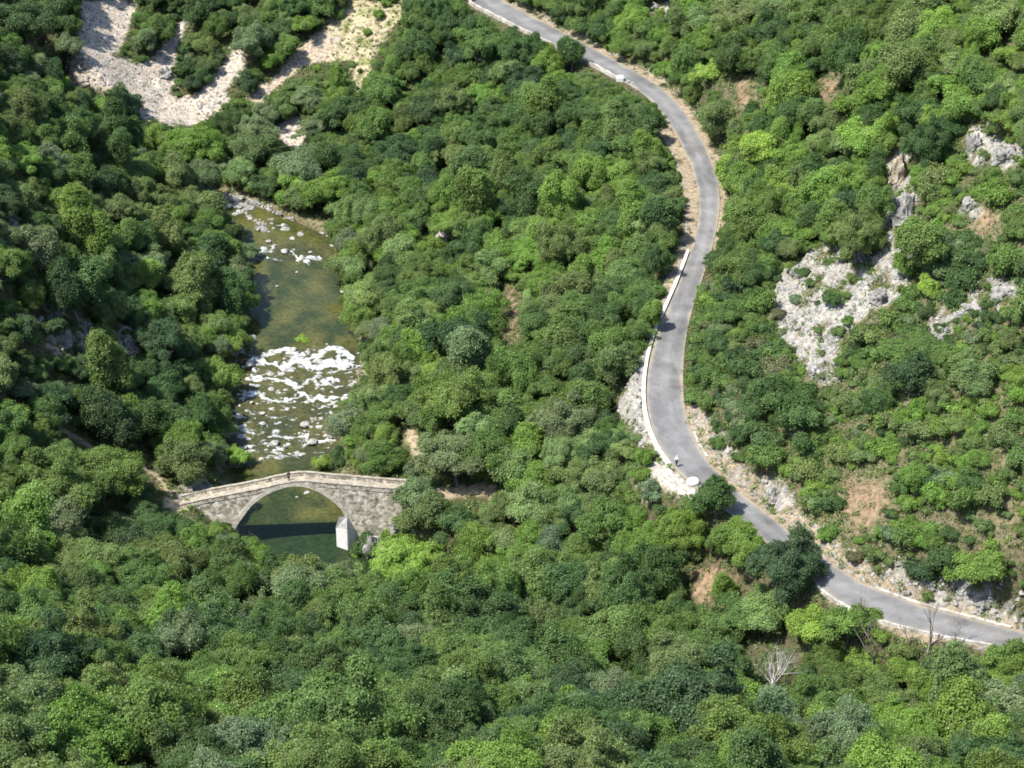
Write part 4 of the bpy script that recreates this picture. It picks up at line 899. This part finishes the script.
M_TWIG = surf_mat('grey_twigs', (.16, .14, .12), (.28, .25, .22), 2, .9, .2)
DEADT = [(772, 684, 38, .42, .15, True, M_DEAD, 'dead silver shrub of bare whitish branches on the slope under the dark oak'), (874, 664, 56, .35, .16, False, M_TWIG, 'bare grey tree with a crooked trunk left of the road end'), (927, 652, 62, .3, .17, False, M_TWIG, 'bare grey tree in front of the road end, darkest trunk'),
         (950, 652, 66, .32, .09, False, M_TWIG, 'thin bare grey tree in front of the road end'), (908, 646, 56, .3, .08, False, M_TWIG, 'thin bare twiggy tree between two bare trees below the road'), (868, 618, 52, .25, .06, False, M_TWIG, 'thin leafless sapling against the grey road surface'),
         (42, 308, 24, .5, .10, True, M_DEAD, 'white dead branches above the broken rocks on the shaded slope'), (236, 572, 34, .5, .06, True, M_TWIG, 'grey leafless bush below the left foot of the bridge'), (215, 572, 38, .5, .06, True, M_TWIG, 'grey leafless bush left of the one below the bridge'), (300, 600, 36, .5, .06, True, M_TWIG, 'grey leafless bush among the trees below the lower pool'),
         (262, 300, 24, .5, .05, True, M_TWIG, 'grey leafless bush on the left bank of the long pool'), (213, 492, 44, .3, .09, False, M_DEAD, 'slim pale bare trunk behind the left end of the bridge')]
for i, (x, y, hp, spd, r0, fan, m_, lab) in enumerate(DEADT):
    P = hit(x, y, .5); s = np.linalg.norm(P - [0, 0, CAMZ]) / F; h = hp * s / math.cos(math.radians(33)) 
    o = add('dead_tree', bm_mesh('dead_tree', bare_tree(40 + i, h, spd, r0, .6, 4, fan), m_)); o.location = P; o.location.z -= .3; o.rotation_euler = (0, 0, i * 1.3)
    tag(o, lab, 'dead tree', 'leafless trees')

# ------------------------------------------------------------------ bridge
YB = 282.5; BW = 2.8
def zf(py, Y=YB):
    r = ray(512, py); return CAMZ + r[2] / r[1] * Y
def bx(px, py, Y=YB):
    r = ray(px, py); return r[0] / r[1] * Y
TOP = [(178, 505), (190, 502.5), (200, 500), (232, 494), (265, 487.4), (282, 483.6), (300, 481), (330, 483.3), (350, 485), (380, 487.5), (414, 490)]
ARC = [(235, 529), (238, 524), (243, 517), (248, 510), (254, 503.5), (265, 495.5), (280, 488.8), (292, 486.4), (302, 486.5), (312, 489), (324, 495), (336, 504), (342, 510.5), (345, 518), (346, 529)]
topP = np.array([(bx(*p), zf(p[1])) for p in TOP]); arcP = np.array([(bx(*p), zf(p[1])) for p in ARC])
arcS = smooth(catmull(arcP, 5), 2); topS = catmull(topP, 6)
PARH = .75
def ztop(x): return float(np.interp(x, topS[:, 0], topS[:, 1]))
M_STONE = None
def stone_mat():
    m, nt = mat('bridge_stone')
    out = N(nt, 'ShaderNodeOutputMaterial'); p = N(nt, 'ShaderNodeBsdfPrincipled', Roughness=.92); L(nt, p.outputs[0], out.inputs[0]); p.inputs['Specular IOR Level'].default_value = .15
    g = N(nt, 'ShaderNodeNewGeometry')
    v = N(nt, 'ShaderNodeTexVoronoi', Scale=2.2); L(nt, g.outputs['Position'], v.inputs['Vector'])
    n1 = N(nt, 'ShaderNodeTexNoise', Scale=.8, Detail=9, Roughness=.75); L(nt, g.outputs['Position'], n1.inputs['Vector'])
    cr = N(nt, 'ShaderNodeValToRGB'); L(nt, n1.outputs['Fac'], cr.inputs[0])
    e = cr.color_ramp.elements; e[0].position = .36; e[0].color = (.12, .105, .075, 1); e[1].position = .6; e[1].color = (.62, .57, .48, 1); x_ = e.new(.46); x_.color = (.40, .355, .28, 1)
    sp_ = N(nt, 'ShaderNodeSeparateColor'); L(nt, v.outputs['Color'], sp_.inputs[0])
    mr = N(nt, 'ShaderNodeMapRange'); L(nt, sp_.outputs[0], mr.inputs[0]); mr.inputs[3].default_value = .5; mr.inputs[4].default_value = 1.3
    mx = N(nt, 'ShaderNodeMix', data_type='RGBA', blend='MULTIPLY'); mx.inputs[0].default_value = 1; L(nt, cr.outputs[0], mx.inputs[6]); L(nt, mr.outputs[0], mx.inputs[7])
    L(nt, mx.outputs[2], p.inputs['Base Color'])
    v2 = N(nt, 'ShaderNodeTexVoronoi', Scale=2.2, feature='DISTANCE_TO_EDGE'); L(nt, g.outputs['Position'], v2.inputs['Vector'])
    m2 = N(nt, 'ShaderNodeMapRange'); L(nt, v2.outputs['Distance'], m2.inputs[0]); m2.inputs[2].default_value = .08
    b = N(nt, 'ShaderNodeBump', Strength=.7, Distance=.06); L(nt, m2.outputs[0], b.inputs['Height']); L(nt, b.outputs[0], p.inputs['Normal'])
    return m
M_STONE = stone_mat()
M_DECK = surf_mat('bridge_paving', (.19, .165, .125), (.34, .305, .25), 1.2, .9, .4, 5)
M_RING = surf_mat('arch_stone', (.36, .325, .265), (.62, .57, .48), 1.4, .9, .5, 4)
br = bpy.data.objects.new('bridge', None); link(br); br.location = (float(bx(292, 500)), YB + BW / 2, 0.4)
tag(br, 'old humpbacked stone bridge with one arch over the river', 'bridge')
def badd(name, me):
    o = add(name, me, br); o.matrix_parent_inverse = Matrix.Translation(-Vector(br.location)); return o
def slab_from_strip(lo, hi, y0, y1, name, material):
    """solid between two z-lines along x"""
    bm = bmesh.new(); prev = None
    for (xl, zl), (xh, zh) in zip(lo, hi):
        cur = [bm.verts.new((xl, y0, zl)), bm.verts.new((xh, y0, zh)), bm.verts.new((xh, y1, zh)), bm.verts.new((xl, y1, zl))]
        if prev:
            for k in range(4): bm.faces.new((prev[k], prev[(k + 1) % 4], cur[(k + 1) % 4], cur[k]))
        else: bm.faces.new(cur)
        prev = cur
    bm.faces.new(prev[::-1])
    return bm_mesh(name, bm, material)
xs_l = np.linspace(topS[0, 0], arcS[0, 0], 10); xs_r = np.linspace(arcS[-1, 0], topS[-1, 0], 12)
lo = [(x, -1.0) for x in xs_l] + [(a[0], a[1]) for a in arcS] + [(x, -1.0) for x in xs_r]
hi = [(x, ztop(x) - PARH) for x, _ in lo]
badd('spandrel_wall', slab_from_strip(lo, hi, YB, YB + BW, 'spandrel_wall', M_STONE))
# arch ring, front and back, standing a little proud
nrm = np.gradient(arcS, axis=0); nrm = np.stack([-nrm[:, 1], nrm[:, 0]], 1); nrm /= np.linalg.norm(nrm, axis=1)[:, None]
ring_o = arcS + nrm * .6
for y0, y1 in ((YB - .06, YB - .003), (YB + BW + .003, YB + BW + .06)):
    badd('arch_ring', slab_from_strip(arcS, ring_o, y0, y1, 'arch_ring', M_RING))
xt = np.linspace(topS[0, 0], topS[-1, 0], 60)
badd('deck', slab_from_strip([(x, ztop(x) - PARH - .02) for x in xt], [(x, ztop(x) - PARH + .05) for x in xt], YB + .33, YB + BW - .33, 'deck', M_DECK))
rj = np.random.default_rng(3)
for y0, y1 in ((YB - .05, YB + .33), (YB + BW - .33, YB + BW + .05)):
    j = rj.uniform(-.05, .05, len(xt))
    o = badd('parapet', slab_from_strip([(x, ztop(x) - PARH + .003) for x in xt], [(x, ztop(x) + a - .06) for x, a in zip(xt, j)], y0, y1, 'parapet', M_STONE))
    oc = add('coping', slab_from_strip([(x, ztop(x) + a - .06) for x, a in zip(xt, j)], [(x, ztop(x) + a + .05) for x, a in zip(xt, j)], y0 - .04, y1 + .04, 'coping', M_DECK), o)
# whitewashed cutwater before the right pier
bm = bmesh.new()
def P3(px, py, Y): r = ray(px, py); t_ = Y / r[1]; return Vector((r[0] * t_, Y, CAMZ + r[2] * t_))
Y1, Y2 = YB - .3, YB - 1.35
xa = bx(336, 530, Y1); xb = bx(347.5, 540, Y2); xc = bx(356, 535)
z1 = P3(334, 528, Y1).z; z2 = P3(347, 528.5, Y2).z; z3 = zf(530)
plan = [(xa, YB - .06, z1 + .1), (xa, Y1, z1), (xb, Y2, z2), (xc, YB - .06, z3)]
bot = [bm.verts.new((x, y, -1.0)) for x, y, _ in plan]; top = [bm.verts.new(q_) for q_ in plan]
for k in range(4): bm.faces.new((bot[k], bot[(k + 1) % 4], top[(k + 1) % 4], top[k]))
bm.faces.new(top); bm.faces.new(bot[::-1])
bmesh.ops.bevel(bm, geom=bm.edges[:], offset=.06, segments=2, affect='EDGES')
cw = badd('cutwater', bm_mesh('cutwater', bm, M_WHITE))
bm = bmesh.new(); ap = [bm.verts.new((bx(339, 517), YB - .06, zf(517))), bm.verts.new((bx(347, 516), YB - .06, zf(516)))]
tp = [bm.verts.new((x, y, z + .02)) for x, y, z in plan]
bm.faces.new((tp[0], tp[1], ap[0])); bm.faces.new((tp[1], tp[2], ap[1], ap[0])); bm.faces.new((tp[2], tp[3], ap[1])); bm.faces.new((tp[0], ap[0], ap[1], tp[3])); bm.faces.new(tp[::-1])
add('cap', bm_mesh('cap', bm, surf_mat('weathered_cap', (.17, .17, .165), (.30, .30, .29), 1.5, .9, .2)), cw)

# ------------------------------------------------------------------ white block at the lay-by
bm = bmesh.new(); bmesh.ops.create_icosphere(bm, subdivisions=3, radius=1)
for v in bm.verts:
    d_ = v.co.copy(); v.co = Vector((d_.x, d_.y * .8, max(d_.z, -.55) * .8)); 
    if d_.z < .3 and d_.y < -.2: v.co.y *= 1.25
P = at_z(693, 484, 22.0)
o = add('stone_block', bm_mesh('stone_block', bm, M_WHITE, True)); o.location = (P[0], P[1], 22.35); o.scale = (.95, .8, .95)
tag(o, 'rounded whitewashed block at the end of the gravel lay-by beside the road', 'block')

# ------------------------------------------------------------------ people
def skin_body(name, pts, edges, rad, material):
    me = bpy.data.meshes.new(name); me.from_pydata(pts, edges, [])
    o = bpy.data.objects.new(name, me); link(o)
    md = o.modifiers.new('Skin', 'SKIN')
    for i, r in enumerate(rad): me.skin_vertices[0].data[i].radius = (r, r)
    me.skin_vertices[0].data[0].use_root = True
    md2 = o.modifiers.new('Sub', 'SUBSURF'); md2.levels = 1; md2.render_levels = 1
    dg = bpy.context.evaluated_depsgraph_get(); em = bpy.data.meshes.new_from_object(o.evaluated_get(dg))
    bpy.data.objects.remove(o); em.materials.clear(); em.materials.append(material); em.name = name
    for p in em.polygons: p.use_smooth = True
    return em
M_SKIN = surf_mat('skin', (.42, .26, .18), (.48, .30, .21), 5, .6, 0)
def person(loc, rz, label, top_col, leg_col, hair_col, stride):
    s = stride
    J = dict(pel=(0, 0, .95), w=(0, 0, 1.1), ch=(0, .01, 1.32), nk=(0, .0, 1.48), hd=(0, .02, 1.60), ht=(0, .02, 1.70),
             lh=(-.09, 0, .92), lk=(-.10, .20 * s, .50), la=(-.10, .10 * s, .09), lt=(-.10, .10 * s + .16, .05), rh=(.09, 0, .92), rk=(.10, .04 * s, .50), ra=(.10, -.26 * s, .12), rt=(.10, -.26 * s + .15, .05),
             ls=(-.19, 0, 1.40), le=(-.24, -.12 * s, 1.14), lw=(-.23, -.06 * s, .90), lf=(-.22, -.03 * s, .80), rs=(.19, 0, 1.40), re=(.24, .08 * s, 1.14), rw=(.22, .22 * s, .95), rf=(.21, .26 * s, .86))
    R_ = dict(pel=.13, w=.12, ch=.14, nk=.055, hd=.095, ht=.075, lh=.09, lk=.06, la=.042, lt=.035, rh=.09, rk=.06, ra=.042, rt=.035, ls=.06, le=.042, lw=.03, lf=.035, rs=.06, re=.042, rw=.03, rf=.035)
    ks = list(J); E = [('pel', 'w'), ('w', 'ch'), ('ch', 'nk'), ('nk', 'hd'), ('hd', 'ht'), ('pel', 'lh'), ('lh', 'lk'), ('lk', 'la'), ('la', 'lt'), ('pel', 'rh'), ('rh', 'rk'), ('rk', 'ra'), ('ra', 'rt'), ('ch', 'ls'), ('ls', 'le'), ('le', 'lw'), ('lw', 'lf'), ('ch', 'rs'), ('rs', 're'), ('re', 'rw'), ('rw', 'rf')]
    body = skin_body('person', [J[k] for k in ks], [(ks.index(a), ks.index(b)) for a, b in E], [R_[k] for k in ks], M_SKIN)
    o = add('person', body); o.location = loc; o.rotation_euler = (0, 0, rz); tag(o, label, 'person')
    def cloth(name, keys, ed, grow, colr):
        m_ = surf_mat(name + '_cloth', colr, tuple(min(1, c_ * 1.15) for c_ in colr), 6, .9, 0)
        add(name, skin_body(name, [J[k] for k in keys], [(keys.index(a), keys.index(b)) for a, b in ed], [R_[k] * 1.15 + grow for k in keys], m_), o)
    cloth('shirt', ['w', 'ch', 'nk', 'ls', 'le', 'rs', 're'], [('w', 'ch'), ('ch', 'nk'), ('ch', 'ls'), ('ls', 'le'), ('ch', 'rs'), ('rs', 're')], .02, top_col)
    cloth('trousers', ['pel', 'lh', 'lk', 'la', 'rh', 'rk', 'ra'], [('pel', 'lh'), ('lh', 'lk'), ('lk', 'la'), ('pel', 'rh'), ('rh', 'rk'), ('rk', 'ra')], .015, leg_col)
    bm = bmesh.new(); bmesh.ops.create_icosphere(bm, subdivisions=2, radius=.118)
    for v in bm.verts: v.co = Vector((v.co.x, v.co.y * 1.05 - .015, max(v.co.z, -.02) + 1.655))
    add('hair', bm_mesh('hair', bm, surf_mat('hair', hair_col, hair_col, 5, .8, 0), True), o)
    return o
P = at_z(676.5, 466.5, 22.08)
person((P[0], P[1], 22.1), 2.6, 'person in a white top and dark trousers walking along the road bend', (.80, .80, .80), (.02, .02, .025), (.5, .48, .45), 1.0)
xp = bx(287.5, 476); 
person((xp, YB + 1.5, ztop(xp) - PARH + .06), .3, 'person in dark clothes standing on the crown of the stone bridge', (.03, .025, .03), (.05, .04, .045), (.03, .02, .02), .15)

# ------------------------------------------------------------------ camera and light
cam = bpy.data.cameras.new('camera'); co = bpy.data.objects.new('camera', cam); link(co)
co.location = (0, 0, CAMZ); co.rotation_euler = (math.pi / 2 - PITCH, 0, 0)
cam.sensor_fit = 'HORIZONTAL'; cam.angle = HFOV; cam.clip_start = 1; cam.clip_end = 3000
SC.camera = co
sun = bpy.data.lights.new('sun', 'SUN'); sun.energy = 4.8; sun.angle = math.radians(.53); sun.color = (1, .955, .88)
so = bpy.data.objects.new('sun', sun); link(so); so.rotation_euler = Vector(SUN_VEC).to_track_quat('Z', 'Y').to_euler(); so.location = (-60, 200, 300)
wd = bpy.data.worlds.new('World'); SC.world = wd; wd.use_nodes = True
nt = wd.node_tree; nt.nodes.clear()
sky = nt.nodes.new('ShaderNodeTexSky'); sky.sky_type = 'NISHITA'; sky.sun_disc = False; sky.sun_elevation = SUN_EL; sky.sun_rotation = math.atan2(SUN_DIR[0], SUN_DIR[1])
bg = nt.nodes.new('ShaderNodeBackground'); bg.inputs[1].default_value = .15
ow = nt.nodes.new('ShaderNodeOutputWorld'); nt.links.new(sky.outputs[0], bg.inputs[0]); nt.links.new(bg.outputs[0], ow.inputs[0])
vs = SC.view_settings; vs.view_transform = 'Standard'; vs.look = 'None'; vs.exposure = 1.07; vs.gamma = 1; vs.use_curve_mapping = False
SC.cycles.max_bounces = 6; SC.cycles.diffuse_bounces = 3; SC.cycles.transmission_bounces = 3; SC.cycles.glossy_bounces = 2
SC.cycles.filter_width = 1.7
print('done', time.time() - T0)
